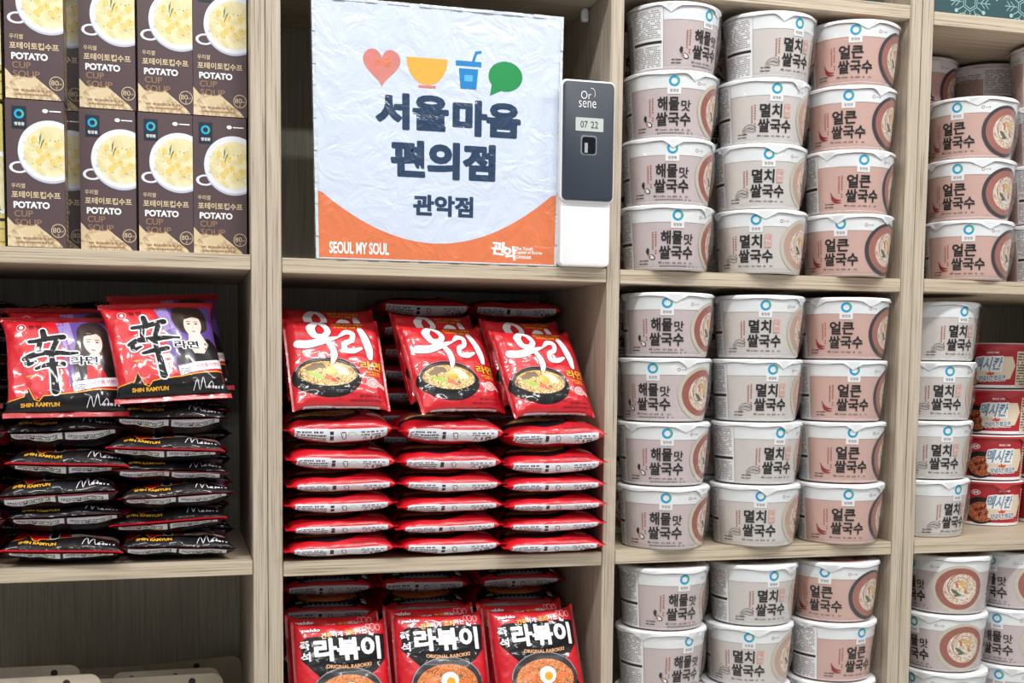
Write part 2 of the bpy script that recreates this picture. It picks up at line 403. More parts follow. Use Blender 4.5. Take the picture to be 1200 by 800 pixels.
    for k in range(N):
        for j in (0, 1): F.append((3*k+j, 3*k+1+j, 3*k+4+j, 3*k+3+j))
    lb.add(V, F, mat('lid_paper', (226, 229, 232), .4, coat=.2))
    la = Art(); la.ell(0, 0, .047, .047, body, 1, 40); la.ell(.012, -.004, .028, .026, BROTH, 2, 30); la.ell(.012, -.004, .02, .018, NOO, 3, 24)
    la.setbox(-.04, .03, .06, .03); la.text(name, .3, .25, .5, .45, BLK, 3, .01); la.text('쌀국수', .3, .75, .6, .4, BLK, 3, .01)
    bake(lb, la, lambda x, y, o: (x, y, .0823+o), .02)
    lm = lb.mesh('lid_'+kind, True); sharp(lm, 50)
    return me, lm
# clear shrink film that bridges from the rim down to the foot
def film_mesh(seed):
    m = MATS.get('shrink_film')
    if not m:
        m = bpy.data.materials.new('shrink_film'); m.use_nodes = True; nt = m.node_tree; nt.nodes.clear(); L = nt.links
        o = nt.nodes.new('ShaderNodeOutputMaterial'); mx = nt.nodes.new('ShaderNodeMixShader'); t = nt.nodes.new('ShaderNodeBsdfTransparent'); g = nt.nodes.new('ShaderNodeBsdfGlossy')
        t.inputs[0].default_value = (.97, .975, .98, 1)
        g.inputs['Roughness'].default_value = .12; lw = nt.nodes.new('ShaderNodeLayerWeight'); lw.inputs[0].default_value = .35
        mr = nt.nodes.new('ShaderNodeMapRange'); mr.inputs[3].default_value = .035; mr.inputs[4].default_value = .55; mr.inputs[1].default_value = .2
        tc = nt.nodes.new('ShaderNodeTexCoord'); n = nt.nodes.new('ShaderNodeTexNoise'); n.inputs['Scale'].default_value = 55; n.inputs['Distortion'].default_value = 2
        b = nt.nodes.new('ShaderNodeBump'); b.inputs['Strength'].default_value = .5; b.inputs['Distance'].default_value = .003
        L.new(tc.outputs['Object'], n.inputs['Vector']); L.new(n.outputs['Fac'], b.inputs['Height']); L.new(b.outputs['Normal'], g.inputs['Normal']); L.new(b.outputs['Normal'], lw.inputs['Normal'])
        L.new(lw.outputs['Facing'], mr.inputs[0]); L.new(mr.outputs[0], mx.inputs[0]); L.new(t.outputs[0], mx.inputs[1]); L.new(g.outputs[0], mx.inputs[2]); L.new(mx.outputs[0], o.inputs[0])
        MATS['shrink_film'] = m
    mb = MB(); V = []; F = []; N = 96; K = 12; rnd = random.Random(seed)
    for i in range(K+1):
        t = i/K; z = .001+.0795*t
        for k in range(N):
            a = 2*PI*k/N; ear = max(0, math.cos(a-.92))**16+max(0, math.cos(a+1.05))**20
            base = crad(z)+.0012; br = CB+.0012+(CR+.0006-CB-.0012)*(t**.8)
            w = noise.noise(Vector((math.cos(a)*3, math.sin(a)*3, t*3+seed)))
            r = min(base+(br-base)*.6+.0006*w, CR+.0008)+ear*(.004*math.sin(PI*min(1, t*1.15))+.0015*t)
            if i == K: r = CR+.0009+ear*.003
            V.append((r*math.sin(a), -r*math.cos(a), z+(.0015*w if i == K else 0)))
    for i in range(K):
        for k in range(N): a = i*N+k; b = i*N+(k+1) % N; F.append((a, b, b+N, a+N))
    mb.add(V, F, m)
    return mb.mesh('film', True)
CUP = {k: cup_meshes(k) for k in FL}; FILM = [film_mesh(3), film_mesh(8)]
def place_cup(kind, x, y, z, view, label, group, film=True, lidrot=None, roty=0):
    """view = angle of the logo away from the line of sight"""
    me, lm = CUP[kind]; rz = view-math.atan2(x-CAM.x, y-CAM.y)
    r = empty('noodle_cup', (x, y, z), (0, roty, rz)); tag(r, label, 'instant noodle cup', group)
    part('cup_body', me, r); rnd = random.Random(int(x*7919+z*1013+y*31))
    part('lid', lm, r, lidrot if lidrot is not None else rnd.uniform(-1.2, 1.0))
    if film: part('shrink_film', FILM[rnd.randrange(2)], r, -rz+rnd.uniform(-.15, .15)+.1)
    return r
PIT_ = .0843
DESC = {'sea': 'rose-grey seafood noodle cup', 'fish': 'pale grey anchovy noodle cup', 'hot': 'tan-pink spicy noodle cup'}
LV = ['bottom', 'second', 'third', 'top']
def cup_col(kind, rows, shelfz, yc, where, group, film=True):
    """rows bottom-up: (left rim px, right rim px, rim py, logo px)"""
    top = len(rows)-1
    for i, (xl, xr, py, lg) in enumerate(rows):
        c = (xl+xr)/2; p = at(c, py, yc); lo, hi = (XA+T_, XB) if c < 1070 else (XB+2*T_, XR-T_); p.x = min(max(p.x, lo+.0633), hi-.0633); v = math.asin(max(-.95, min(.95, (lg-c)/((xr-xl)/2*.93))))
        place_cup(kind, p.x, yc+((i*37) % 5-2)*.0008, shelfz+i*PIT_+.0004, v, DESC[kind]+', '+LV[i]+' of the '+where, group, film)
G1, G2, G3 = 'noodle cups on the upper middle shelf', 'noodle cups on the centre shelf', 'noodle cups on the lower shelf'
U, Cn, Lw = 'stack on the upper cup shelf', 'stack on the middle cup shelf', 'stack on the lower cup shelf'
cup_col('sea', [(727, 834, 238, 793), (729, 836, 158, 788), (731, 842, 80, 791), (733, 845, 2, 829)], Zr[4], .040, 'left '+U, G1)
cup_col('fish', [(835, 946, 244, 886), (836, 945, 165, 901), (839, 950, 88, 911), (844, 957, 10, 936)], Zr[4], .040, 'central '+U, G1)
cup_col('hot', [(943, 1051, 246, 990), (945, 1050, 170, 1014), (947, 1056, 96, 1000), (950, 1060, 20, 1008)], Zr[4], .040, 'right '+U, G1)
cup_col('sea', [(724, 829, 568, 780), (725, 830, 493, 782), (726, 833, 419, 767), (727, 836, 342, 782)], Zr[3], .044, 'left '+Cn, G2)
cup_col('fish', [(829, 938, 566, 891), (831, 941, 493, 914), (832, 942, 420, 906), (834, 943, 345, 897)], Zr[3], .043, 'central '+Cn, G2)
cup_col('hot', [(935, 1039, 566, 998), (937, 1041, 493, 1003), (939, 1044, 421, 1006), (940, 1047, 347, 996)], Zr[3], .040, 'right '+Cn, G2)
cup_col('sea', [(722, 822, 884, 785), (722, 824, 812, 780), (722, 827, 737, 806), (723, 830, 660, 801)], Zr[2], .048, 'left '+Lw, G3)
cup_col('fish', [(818, 922, 880, 870), (820, 926, 800, 882), (822, 933, 727, 879), (828, 935, 657, 906)], Zr[2], .048, 'central '+Lw, G3)
cup_col('hot', [(920, 1030, 872, 980), (923, 1034, 795, 990), (927, 1039, 722, 1019), (935, 1044, 654, 979)], Zr[2], .044, 'right '+Lw, G3)
# second rank behind, seen only through the gaps
for zi, gname in ((4, 'upper'), (3, 'middle')):
    for j, k in enumerate(('sea', 'fish', 'hot')):
        for l in range(4):
            place_cup(k, XA+T_+.073+j*.1325, .195, Zr[zi]+l*PIT_+.0004, (-.9, .7, -.6, .4)[(l+j) % 4] + (2.4 if j == 2 else 0),
                      'dim noodle cup glimpsed behind the front stacks of the %s cup shelf' % gname, 'rear cups on the %s cup shelf' % gname, film=False)
GF = 'noodle cups in the right-hand cabinet'
cup_col('hot', [(1084, 1184, 254, 1135), (1088, 1186, 179, 1125), (1092, 1190, 105, 1126)], Zf[4], .05, 'nearer cup stack under the teal snowflake box', GF)
FX = XB+2*T_
for l in range(4):
    place_cup('hot', at(1226, 300, .05).x+(.002, -.001, .003, 0)[l], .05, Zf[4]+l*PIT_+.0004, 1.15, DESC['hot']+' cut by the right picture edge, '+LV[l]+' of its stack', GF)
for l in range(4):
    place_cup('hot', 1.006, .187, Zf[4]+l*PIT_+.0004, .12, DESC['hot']+' peeping over the nearer right-hand stack' if l == 3 else DESC['hot']+' hidden behind the nearer right-hand stack', GF, film=False)
    place_cup('hot', 1.133, .19, Zf[4]+l*PIT_+.0004, 1.9, DESC['hot']+' standing dim behind, small print panel turned forward' if l == 3 else DESC['hot']+' hidden in the rear stack by the right edge', GF, film=False)
fx = FX+.0655
for l, (vw, dx) in enumerate(((.88, 0), (.48, .003), (.44, .009), (.72, .016))):
    place_cup('fish', fx+dx*.4-.002, .074, Zf[3]+l*PIT_+.0004, vw, DESC['fish']+' by the red bowls, '+LV[l]+' of its stack', GF)
for j, gx in enumerate((fx+.026, fx+.152, fx+.2775)):
    for l in range(4):
        vw = ((-.78, -.80, -.72, -.92), (-.5, -.3, -.35, -.6), (.3, .5, .2, .4))[j][l]; q = ('first', 'second', 'third')[j]
        place_cup('sea', gx+(0, .003, -.001, .002)[l], .056+.008*j, Zf[2]+l*PIT_+.0004, vw, DESC['sea']+' in the lower right cabinet, %s of the %s stack' % (LV[l], q), GF)

# ------------------------------------------------------------------ red fried-noodle bowls
RED = mat('bowl_print_red', (176, 38, 48), .35, coat=.2); NAVY = mat('letter_navy', (44, 70, 110), .4); LB = mat('letter_sky', (150, 196, 226), .4)
FRY = noodle('fried_noodle', (222, 158, 100), (176, 84, 56), (96, 34, 26), 170); DARKP = mat('pan_black', (34, 32, 38), .35); CRM = mat('banner_cream', (226, 210, 186), .4)
MR, MBt, MH = .0515, .0455, .0685
def mex_map(x, y, o):
    t = y/MH; a = x/.049; r = MBt+(MR-.002-MBt)*t+.0003+o
    return (r*math.sin(a), -r*math.cos(a), y)
def mex():
    mb = MB(); mb.lathe([(MBt-.004, .001), (MBt-.002, 0), (MBt+.0004, .002), (MBt+.0008, .006)]+[(MBt+.0002+(MR-.002-MBt)*t, MH*t) for t in np.linspace(.1, .92, 7)]+[(MR-.001, MH*.94), (MR, MH*.97), (MR, MH-.001), (MR-.002, MH)], RED, 64)
    a = Art(); L = 2*PI*.049; N = 48
    V = [(-L/2+L*k/N, y) for k in range(N+1) for y in (.0008, .005)]; a.raw(V, [f for k in range(N) for f in ((2*k, 2*k+2, 2*k+3), (2*k, 2*k+3, 2*k+1))], WP, 1)
    a.setbox(-.05, .0625, .001, .001)
    a.ell(28, 39, 27, 21, DARKP, 2, 36); a.ell(30, 41, 22, 15.5, FRY, 2.5, 32)
    for x, y in ((22, 38), (30, 36), (38, 42), (27, 45), (36, 34)): a.ell(x, y, 4, 2.4, mat('chicken_chunk', (110, 34, 30), .3), 3, 12, x*.3)
    a.ell(21, 11, 7, 4.3, WP, 3, 24); a.ell(21, 11, 6.2, 3.6, RED, 3.3, 24); a.text('하림', 21, 11, 7, 4, WP, 3.6, .02)
    a.text('SINCE 1985', 64, 8, 18, 2.8, WP, 3, .02)
    a.poly([(38, 37), (48, 14), (94, 14), (100, 28), (92, 48), (60, 52), (40, 50)], CRM, 2.8)
    a.poly([(36, 36), (44, 14), (80, 13), (78, 38)], WP, 3)
    a.text('멕시칸', 58, 25, 40, 20, NAVY, 4.2, .03, shear=.25, out=(WP, .09)); a.text('멕시칸', 58, 25, 38.5, 18.5, LB, 4.6, -.012, shear=.25)
    a.poly([(60, 36), (63, 39), (68, 38), (66, 42), (69, 46), (63, 45), (58, 47), (58, 42), (54, 40), (59, 39)], mat('spark_orange', (206, 78, 48), .4), 4.8)
    a.text('양념치킨볶음면', 64, 47, 40, 9, NAVY, 5.2, .02, out=(WP, .1), rot=-.05)
    a.rect(102, 6, 140, 60, CRM, 2); a.dashes(104, 8, 138, 58, 12, BLK, 3, 4)
    a.dashes(70, 57, 96, 59.5, 1, WP, 3, 7)
    bake(mb, a, mex_map, .006)
    me = mb.mesh('mex', True); sharp(me)
    lb = MB(); lb.lathe([(.0001, MH+.0006), (MR-.003, MH+.0008), (MR+.0006, MH), (MR+.0007, MH-.003)], WP, 64, False)
    la = Art(); la.ell(0, 0, .046, .046, RED, 1, 40); la.text('멕시칸', 0, 0, .06, -.025, WP, 2, .03); bake(lb, la, lambda x, y, o: (x, y, MH+.0008+o), .02)
    V = []; F = []; N = 120
    for k in range(N+1):
        an = -PI+2*PI*k/N; d = .003+.010*max(0, 1-abs(an)/.3); 
        for t in (0, 1): r = MR+.0009; V.append((r*math.sin(an), -r*math.cos(an), MH-.001-d*t))
    F = [(2*k, 2*k+1, 2*k+3, 2*k+2) for k in range(N)]; lb.add(V, F, mat('lid_red', (190, 60, 66), .35, coat=.2))
    lm = lb.mesh('mexlid', True); sharp(lm, 50)
    return me, lm
MX = mex()
for j, (px, yy) in enumerate(((1158, .160), (1229, .158))):
    x = at(px, 560, yy).x
    for l in range(4):
        rz = (.2, .1, -.25, -.38)[l]-.6+.55*j; r = empty('noodle_bowl', (x+(0, .002, .008, .002)[l], yy, Zf[3]+l*(MH+.0022)+.0004), (0, 0, rz))
        tag(r, 'red fried-noodle bowl, %s of the %s' % (LV[l], ('stack behind the anchovy cups', 'stack cut by the right picture edge')[j]), 'instant noodle bowl', 'red noodle bowls in the right cabinet')
        part('bowl_body', MX[0], r); part('lid', MX[1], r, (-.3, .6, .1, -.35)[l]+.5)

# ------------------------------------------------------------------ soft packets
def pillow(LA, WC, T, fin, seed, amp=.0011, bend=0, ridge=.0012, droop=0, n=2.7, pw=4.6):
    NA, NS = 52, 80
    def ring(w, t):
        P = []
        for k in range(361):
            a = -PI/2+2*PI*k/360      # start at back centre... theta: -90 = back
            c, s_ = math.cos(a), math.sin(a)
            P.append((math.copysign(abs(c)**(2/n), c)*w/2, math.copysign(abs(s_)**(2/n), s_)*t/2))
        P = np.array(P); d = np.r_[0, np.cumsum(np.hypot(*np.diff(P, axis=0).T))]
        return P, d
    _, d = ring(WC, T); PER = d[-1]
    S = np.zeros((NA+1, NS+1, 3)); hl = LA/2-fin
    q_ = np.linspace(-1, 1, NA-5); A = np.r_[-LA/2, -LA/2+fin*.33, -LA/2+fin*.66, np.sign(q_)*hl*(1-(1-np.abs(q_))**1.5), LA/2-fin*.66, LA/2-fin*.33, LA/2]
    for i, a in enumerate(A):
        u = abs(a)/hl; t = T*(1-u**pw)**.55 if u < 1 else 0; t = max(t, .0012)
        w = WC
        for _ in range(6): P, d = ring(w, t); w += (PER-d[-1])/2
        P, d = ring(w, t); q = np.linspace(0, d[-1], NS+1)
        S[i, :, 1] = -np.interp(q, d, P[:, 0]); S[i, :, 2] = np.interp(q, d, P[:, 1]); S[i, :, 0] = a
    # s runs from back centre round +x.. ; s in [-PER/2, PER/2], 0 = front centre
    for i, a in enumerate(A):
        near = math.exp(-max(0, hl-abs(a))/.018)
        for j in range(NS+1):
            jj = j % NS; x, y, z = S[i, j]; q = jj/NS*PER
            v = Vector((a*16, math.cos(2*PI*jj/NS)*1.6+seed*5.1, math.sin(2*PI*jj/NS)*1.6))
            h = amp*(noise.noise(v)*1.2+.6*noise.noise(v*2.6))-ridge*near*abs(noise.noise(Vector((seed*3.3, q*95, a*6))))*(1 if abs(a) < hl else .15)
            nz = math.copysign(1, z) if abs(z) > 1e-5 else 0
            S[i, j, 2] += h*nz if abs(a) < hl else 0
            if abs(a) > hl: S[i, j, 2] -= droop*(abs(a)-hl); S[i, j, 0] -= math.copysign(min(droop, 1)*.35*(abs(a)-hl), a)
            S[i, j, 2] += bend*((a/(LA/2))**2)+(.0018*noise.noise(Vector((seed*2.2, y*14, a*3))) if abs(a) > hl*.8 else 0)
    Nn = np.zeros_like(S)
    da = np.gradient(S, axis=0); ds = np.gradient(S, axis=1); Nn = np.cross(da, ds); ln = np.linalg.norm(Nn, axis=2, keepdims=True)+1e-12; Nn /= ln
    if Nn[NA//2, NS//2, 2] < 0: Nn = -Nn
    IDX = np.arange(NA+1)
    def f(a, s, o):
        i = min(max(float(np.interp(a, A, IDX)), 0), NA-1e-6); j = min(max((s/PER+.5)*NS, 0), NS-1e-6); i0, j0 = int(i), int(j); fi, fj = i-i0, j-j0
        def bl(M): return M[i0, j0]*(1-fi)*(1-fj)+M[i0+1, j0]*fi*(1-fj)+M[i0, j0+1]*(1-fi)*fj+M[i0+1, j0+1]*fi*fj
        p = bl(S)+bl(Nn)*(o+.00022)
        return p
    F = [(i*(NS+1)+j, (i+1)*(NS+1)+j, (i+1)*(NS+1)+j+1, i*(NS+1)+j+1) for i in range(NA) for j in range(NS)]
    # orientation
    flip = Nn is not None
    return S.reshape(-1, 3), F, f, PER
def packet(axis, LA, WC, T, fin, seed, base, art_fn, **kw):
    """axis 'x': end seals left and right; 'y': end seals top and bottom. Front faces +z, art top toward +y"""
    S, F, f, PER = pillow(LA, WC, T, fin, seed, **kw); mb = MB()
    # pillow's s direction: s increases toward ... local y = S[:,1]
    sgn = 1 if f(0, WC*.25, 0)[1] > 0 else -1
    if axis == 'x':
        P = lambda p: (p[0], p[1], p[2]+T/2); g = lambda x, y, o: P(f(x, sgn*y, o))
    else:
        P = lambda p: (-p[1], p[0], p[2]+T/2); g = lambda x, y, o: P(f(y, -sgn*x, o))
    mb.add([P(p) for p in S], F, base)
    a = Art(); b_ = art_fn(a, LA, WC, T, fin, PER)
    bake(mb, a, g, .0034)
    me = mb.mesh('packet', True)
    bm = bmesh.new(); bm.from_mesh(me); bm.faces.ensure_lookup_table(); bm.normal_update()
    nb = len(F); mid = max(range(nb), key=lambda i: bm.faces[i].calc_center_median().z)
    if bm.faces[mid].normal.z < 0:
        bmesh.ops.reverse_faces(bm, faces=bm.faces[:nb])
    bm.to_mesh(me); bm.free(); sharp(me, 70)
    return me

PR = mat('foil_red', (202, 17, 34), .4, coat=.5, bump=('foil', 42, .5, .004)); PWH = mat('foil_white', (236, 236, 242), .4, coat=.4, bump=('foil', 42, .4, .004))
PDK = mat('foil_black', (18, 16, 20), .5, coat=.4, spec=.2, bump=('foil', 42, .55, .004)); PYE = mat('foil_yellow', (236, 176, 44), .3, coat=.4); PLB = mat('foil_label', (222, 225, 234), .4, coat=.4, bump=('foil', 50, .4, .004))
PK = mat('print_ink', (40, 38, 46), .35); PGR = mat('foil_green', (130, 190, 90), .3, coat=.4); DRED = mat('foil_dark_red', (120, 20, 28), .3, coat=.5)
RAM = noodle('ramen_noodle', (250, 222, 156), (216, 168, 92), (120, 66, 32), 150); PINK = mat('mushroom_pink', (232, 176, 172), .4)
EGG = mat('yolk', (240, 168, 46), .3); BEEF = mat('beef_slice', (128, 104, 78), .5); SCAL = mat('scallion', (150, 186, 72), .4)
def back_label(a, LA, WC, PER, T):
    y = -PER/4; w = LA-.026
    a.setbox(-w/2, y+.0030, w, .0150)
    a.rect(0, 0, .36, 1, PLB, 1); a.rect(.36, .05, 1, 1.1, PLB, 1); a.dashes(.02, .15, .34, .95, 4, PK, 2, 3); a.rect(.38, .2, .42, .8, PK, 2)
    a.brush([(.50, .3), (.52, .7), (.55, .75), (.55, .3), (.51, .28)], .008, PK, 2, 3); a.ring(.62, .5, .05, .25, .12, PGR, 2, 18, 180, 360)
    a.dashes(.72, .2, .96, .5, 2, PK, 2, 5); a.brush([(.74, .8), (.76, .55), (.78, .8)], .008, PK, 2, 2); a.rect(.82, .55, .84, .85, PK, 2); a.rect(.87, .55, .93, .85, PK, 2); a.rect(.885, .62, .915, .78, PLB, 3)
def uri_art(a, LA, WC, T, fin, PER):
    w = LA-2*fin-.004; a.setbox(-w/2, WC*.5-.003, w, WC*.975)
    sh = mat('foil_shadow_red', (150, 12, 22), .3, coat=.3)
    # brush lettering: first syllable, then second
    for z, m, g, dx in ((2, sh, .004, .008), (3, PWH, 0, 0)):
        a.brush([(.30+dx, .0+.02), (.24+dx, .10), (.27+dx, .20), (.36+dx, .215), (.425+dx, .15), (.40+dx, .06), (.35+dx, .02)], [.07, .10, .08, .065, .07, .065, .05], m, z, 6, g)
        a.brush([(.085+dx, .30), (.20+dx, .31), (.36+dx, .27), (.53+dx, .22)], [.10, .095, .08, .025], m, z+.1, 6, g)
        a.brush([(.40+dx, .27), (.455+dx, .36), (.46+dx, .45), (.43+dx, .54)], [.06, .075, .075, .04], m, z+.2, 6, g)
        a.brush([(.55+dx, .205), (.63+dx, .15), (.70+dx, .17), (.68+dx, .255), (.60+dx, .30), (.595+dx, .375), (.68+dx, .39), (.78+dx, .355)], [.03, .07, .065, .055, .06, .06, .07, .035], m, z+.3, 6, g)
        a.brush([(.80+dx, .11), (.835+dx, .22), (.865+dx, .35), (.865+dx, .47)], [.07, .09, .095, .06], m, z+.4, 6, g)
    a.text('얼큰한 소고기 국물의', .66, .035, .36, .032, PYE, 3.6, .03); a.text('구수하고 진한 맛!', .66, .08, .32, .034, PYE, 3.6, .03)
    a.ell(.36, .70, .375, .235, PDK, 1, 44, .03); a.ell(.365, .65, .335, .165, mat('bowl_inner', (58, 46, 44), .3), 1.3, 40, .03); a.ell(.365, .665, .315, .145, RAM, 1.6, 40, .03)
    a.ring(.365, .645, .35, .18, .03, mat('bowl_shine', (150, 148, 152), .3), 1.4, 40, 190, 350)
    for x, y, rx, ry, m, ro in ((.20, .60, .08, .035, BEEF, -.2), (.27, .575, .08, .03, BEEF, .3), (.50, .60, .09, .035, CRM, .4), (.54, .66, .07, .03, CRM, .1), (.22, .68, .055, .022, SCAL, .2), (.27, .71, .045, .02, SCAL, -.5), (.17, .66, .03, .018, SCAL, .6),
                            (.30, .56, .035, .015, GRN, 0), (.37, .72, .05, .026, ORG, 0), (.42, .745, .035, .02, mat('pepper_red', (205, 60, 40), .3), .4), (.47, .73, .03, .014, GRN, .3), (.40, .64, .062, .05, EGG, 0)):
        a.ell(x, y, rx, ry, m, 2+(.2 if m is EGG else 0), 18, ro)
    a.text('라면', .86, .565, .24, .10, PYE, 3, .03, out=(sh, .05)); a.text('BEEF BONE', .87, .645, .17, .022, PYE, 3, .02); a.text('RAMYUN', .89, .675, .13, .022, PYE, 3, .02)
    a.ell(.86, .775, .075, .055, PINK, 2, 24); a.ring(.86, .775, .045, .035, .2, mat('pink_dark', (196, 96, 100), .4), 2.4, 18); a.poly([(.92, .75), (1.0, .79), (.99, .83), (.91, .80)], PINK, 2)
    a.text('조리예', .62, .90, .05, .018, PK, 2, 0); a.text('물은 정량대로 넣으세요', .82, .92, .24, .025, PK, 2, .01); a.text('대파와 계란을 넣으면 더 맛있습니다', .78, .965, .38, .025, PK, 2, .01)
    for s in (-1, 1):        # crimped end seals
        for k in range(5): x = s*(LA/2-fin*.15-fin*.16*k); a.setbox(0, 0, 1, 1); a.poly([(x, -WC*.49), (x+.0005, -WC*.49), (x+.0005, WC*.49), (x, WC*.49)], sh, .6)
    back_label(a, LA, WC, PER, T)
URI = [packet('x', .1385, .120, .0300, .006, k, PR, uri_art, bend=b, pw=3.8, amp=.0016) for k, b in ((1, 0), (2, .001), (3, .002))]
URIF = [packet('x', .121, .119, .030, .003, k, PR, uri_art, amp=.0016) for k in (5, 6)]

def portrait(a, v):
    """a singer's photo printed on the packet: generic face, hair, jacket"""
    SK = mat('skin_print', (232, 208, 196), .35, coat=.4); HB = mat('hair_print', (52, 38, 36), .3, coat=.4); PU = mat('foil_purple', (96, 72, 150), .3, coat=.4); LP = mat('lips_print', (190, 100, 100), .35)
    a.poly([(.44, .06), (1.02, .02), (1.02, .66), (.54, .78)], PU, 1.4); a.poly([(.44, .06), (.56, .05), (.60, .30), (.50, .34)], mat('foil_lilac', (150, 128, 190), .3, coat=.4), 1.6)
    if v == 0:
        a.poly([(.62, .30), (.63, .14), (.72, .06), (.83, .06), (.90, .15), (.92, .32), (.97, .50), (.99, .72), (.84, .70), (.70, .60), (.60, .66), (.58, .45)], HB, 2, 4)
        a.poly([(.60, .72), (.63, .58), (.73, .50), (.86, .52), (.96, .60), (1.0, .74)], mat('jacket_black', (24, 24, 30), .3, coat=.4), 2.2); a.poly([(.69, .74), (.70, .56), (.82, .54), (.90, .72)], PR, 2.4)
        a.poly([(.73, .44), (.82, .42), (.82, .54), (.77, .57), (.73, .54)], SK, 2.6); a.ell(.765, .30, .085, .135, SK, 2.8, 30, -.08)
        a.poly([(.67, .24), (.70, .14), (.78, .11), (.86, .17), (.86, .25), (.80, .20), (.75, .22)], HB, 3, 3)
        e = .31; cx = .765
    else:
        a.poly([(.58, .20), (.62, .07), (.74, .02), (.88, .05), (.93, .18), (.90, .34), (.66, .36)], HB, 2, 4)
        a.poly([(.54, .72), (.60, .52), (.74, .46), (.92, .42), (1.03, .52), (1.04, .66)], mat('jacket_black', (24, 24, 30), .3, coat=.4), 2.2)
        a.poly([(.72, .38), (.84, .36), (.90, .50), (.84, .60), (.74, .60), (.70, .50)], SK, 2.4); a.ell(.78, .27, .088, .13, SK, 2.8, 30, .1)
        a.poly([(.66, .20), (.68, .08), (.80, .04), (.90, .10), (.89, .20), (.80, .17), (.72, .20)], HB, 3, 3)
        e = .265; cx = .78
    for s in (-1, 1):
        a.ell(cx+s*.037, e-.01, .016, .009, HB, 3.4, 12); a.brush([(cx+s*.037-.02, e-.035), (cx+s*.037+.02, e-.037)], .007, HB, 3.4, 0)
    a.brush([(cx, e), (cx-.006, e+.04), (cx+.006, e+.045)], .004, mat('nose_print', (196, 160, 148), .4), 3.4, 0); a.ell(cx, e+.078, .022, .009, LP, 3.4, 12)
    a.poly([(.56, .735), (1.02, .65), (1.02, .745), (.57, .83)], PWH, 3); a.text('사은품 이벤트', .86, .725, .26, .045, mat('promo_pink', (216, 90, 130), .4), 3.5, .02, rot=-.17); a.dashes(.58, .755, .68, .815, 4, PK, 3.5, 7)
def shin_art(v):
    def fn(a, LA, WC, T, fin, PER):
        h = LA-2*fin; a.setbox(-WC/2, h/2, WC, h)
        a.rect(-.14, -.02, 1.14, .90, PR, 1)
        # black foot with the zigzag edge
        a.poly([(-.14, .90), (.05, .885), (.13, .865), (.17, .775), (.22, .90), (.26, .92), (.30, .87), (.6, .835), (1.14, .77), (1.14, 1.0), (-.14, 1.0)], PDK, 1.6)
        a.brush([(-.14, .90), (.05, .885), (.13, .865), (.17, .775), (.22, .90), (.26, .92), (.30, .87), (.6, .835), (1.14, .77)], .009, PYE, 1.9, 0)
        portrait(a, v)
        S = [([(.32, .17), (.335, .27)], [.05, .06]), ([(.20, .285), (.33, .27), (.50, .235)], [.04, .05, .06]), ([(.29, .31), (.275, .38)], [.05, .045]), ([(.44, .28), (.40, .38)], [.05, .045]),
             ([(.15, .47), (.24, .43), (.42, .415), (.62, .42)], [.05, .06, .055, .025]), ([(.17, .49), (.18, .53), (.25, .50)], [.05, .045, .02]), ([(.25, .58), (.36, .545), (.49, .53)], [.03, .05, .05]), ([(.385, .42), (.40, .62), (.41, .82)], [.05, .06, .075])]
        for P, w in S: a.brush(P, w, PWH, 4, 5, .014)
        for P, w in S: a.brush(P, w, PDK, 4.6, 5, 0)
        a.text('라면', .68, .50, .24, .09, PDK, 4.6, .03, out=(PWH, .09))
        a.ring(.13, .12, .042, .045, .12, PWH, 3, 24); a.ell(.13, .12, .018, .02, PWH, 3, 12); a.text('농심', .25, .105, .12, .06, DRED, 3, .03); a.text('매운맛', .20, .66, .08, .025, PYE, 3, .02)
        a.text('SHIN RAMYUN', .27, .945, .34, .035, PYE, 3, .04); 
        a.brush([(.68, .97), (.72, .88), (.74, .97), (.78, .86), (.80, .96), (.86, .90), (.88, .95)], .006, PWH, 3, 4); a.dashes(.82, .93, .98, .97, 1, PWH, 3, 5)
        # red crimped seals at top and bottom, front and back, and the back label near the lower seal
        for s in (-1, 1):
            for c in (0, 1):
                y0 = s*(LA/2); y1 = s*(LA/2-fin)
                a.setbox(0, 0, 1, 1)
                for k in range(12):
                    x0 = -PER/2+PER*k/12 if c == 0 else 0
                    if c: break
                    a.poly([(x0, -y0), (x0+PER/12, -y0), (x0+PER/12, -y1), (x0, -y1)], PR, 2.2)
                if c: 
                    for k in range(3): yy = s*(LA/2-fin*(.2+.28*k)); a.poly([(-WC*.56, -yy), (WC*.56, -yy), (WC*.56, -yy+.0005), (-WC*.56, -yy+.0005)], DRED, 2.6)
        for sx in (-1, 1):
            x0 = -PER/2+.002 if sx < 0 else PER/2-WC*.47
            a.setbox(x0, -(LA/2-fin-.0045), WC*.46, .0043); a.rect(0, 0, 1, 1, PLB, 2)
            a.dashes(.1, .2, .95, .85, 3, PK, 3, 3); a.dashes(.1, .1, .5, .5, 2, PGR, 2.6, 4)
            a.rect(.55, .2, .62, .5, PK, 2.6)
    return fn
SHIN = [packet('y', .130, .120, .0310, .0052, k+10, PDK, shin_art(k % 2), amp=.0024, bend=b, droop=(.35, -.25, .1)[k], n=3) for k, b in ((0, .001), (1, 0), (2, .002))]
SHINF = [packet('y', .130, .122, .032, .006, 21, PDK, shin_art(0), amp=.0026), packet('y', .130, .122, .032, .006, 22, PDK, shin_art(1), amp=.0026)]

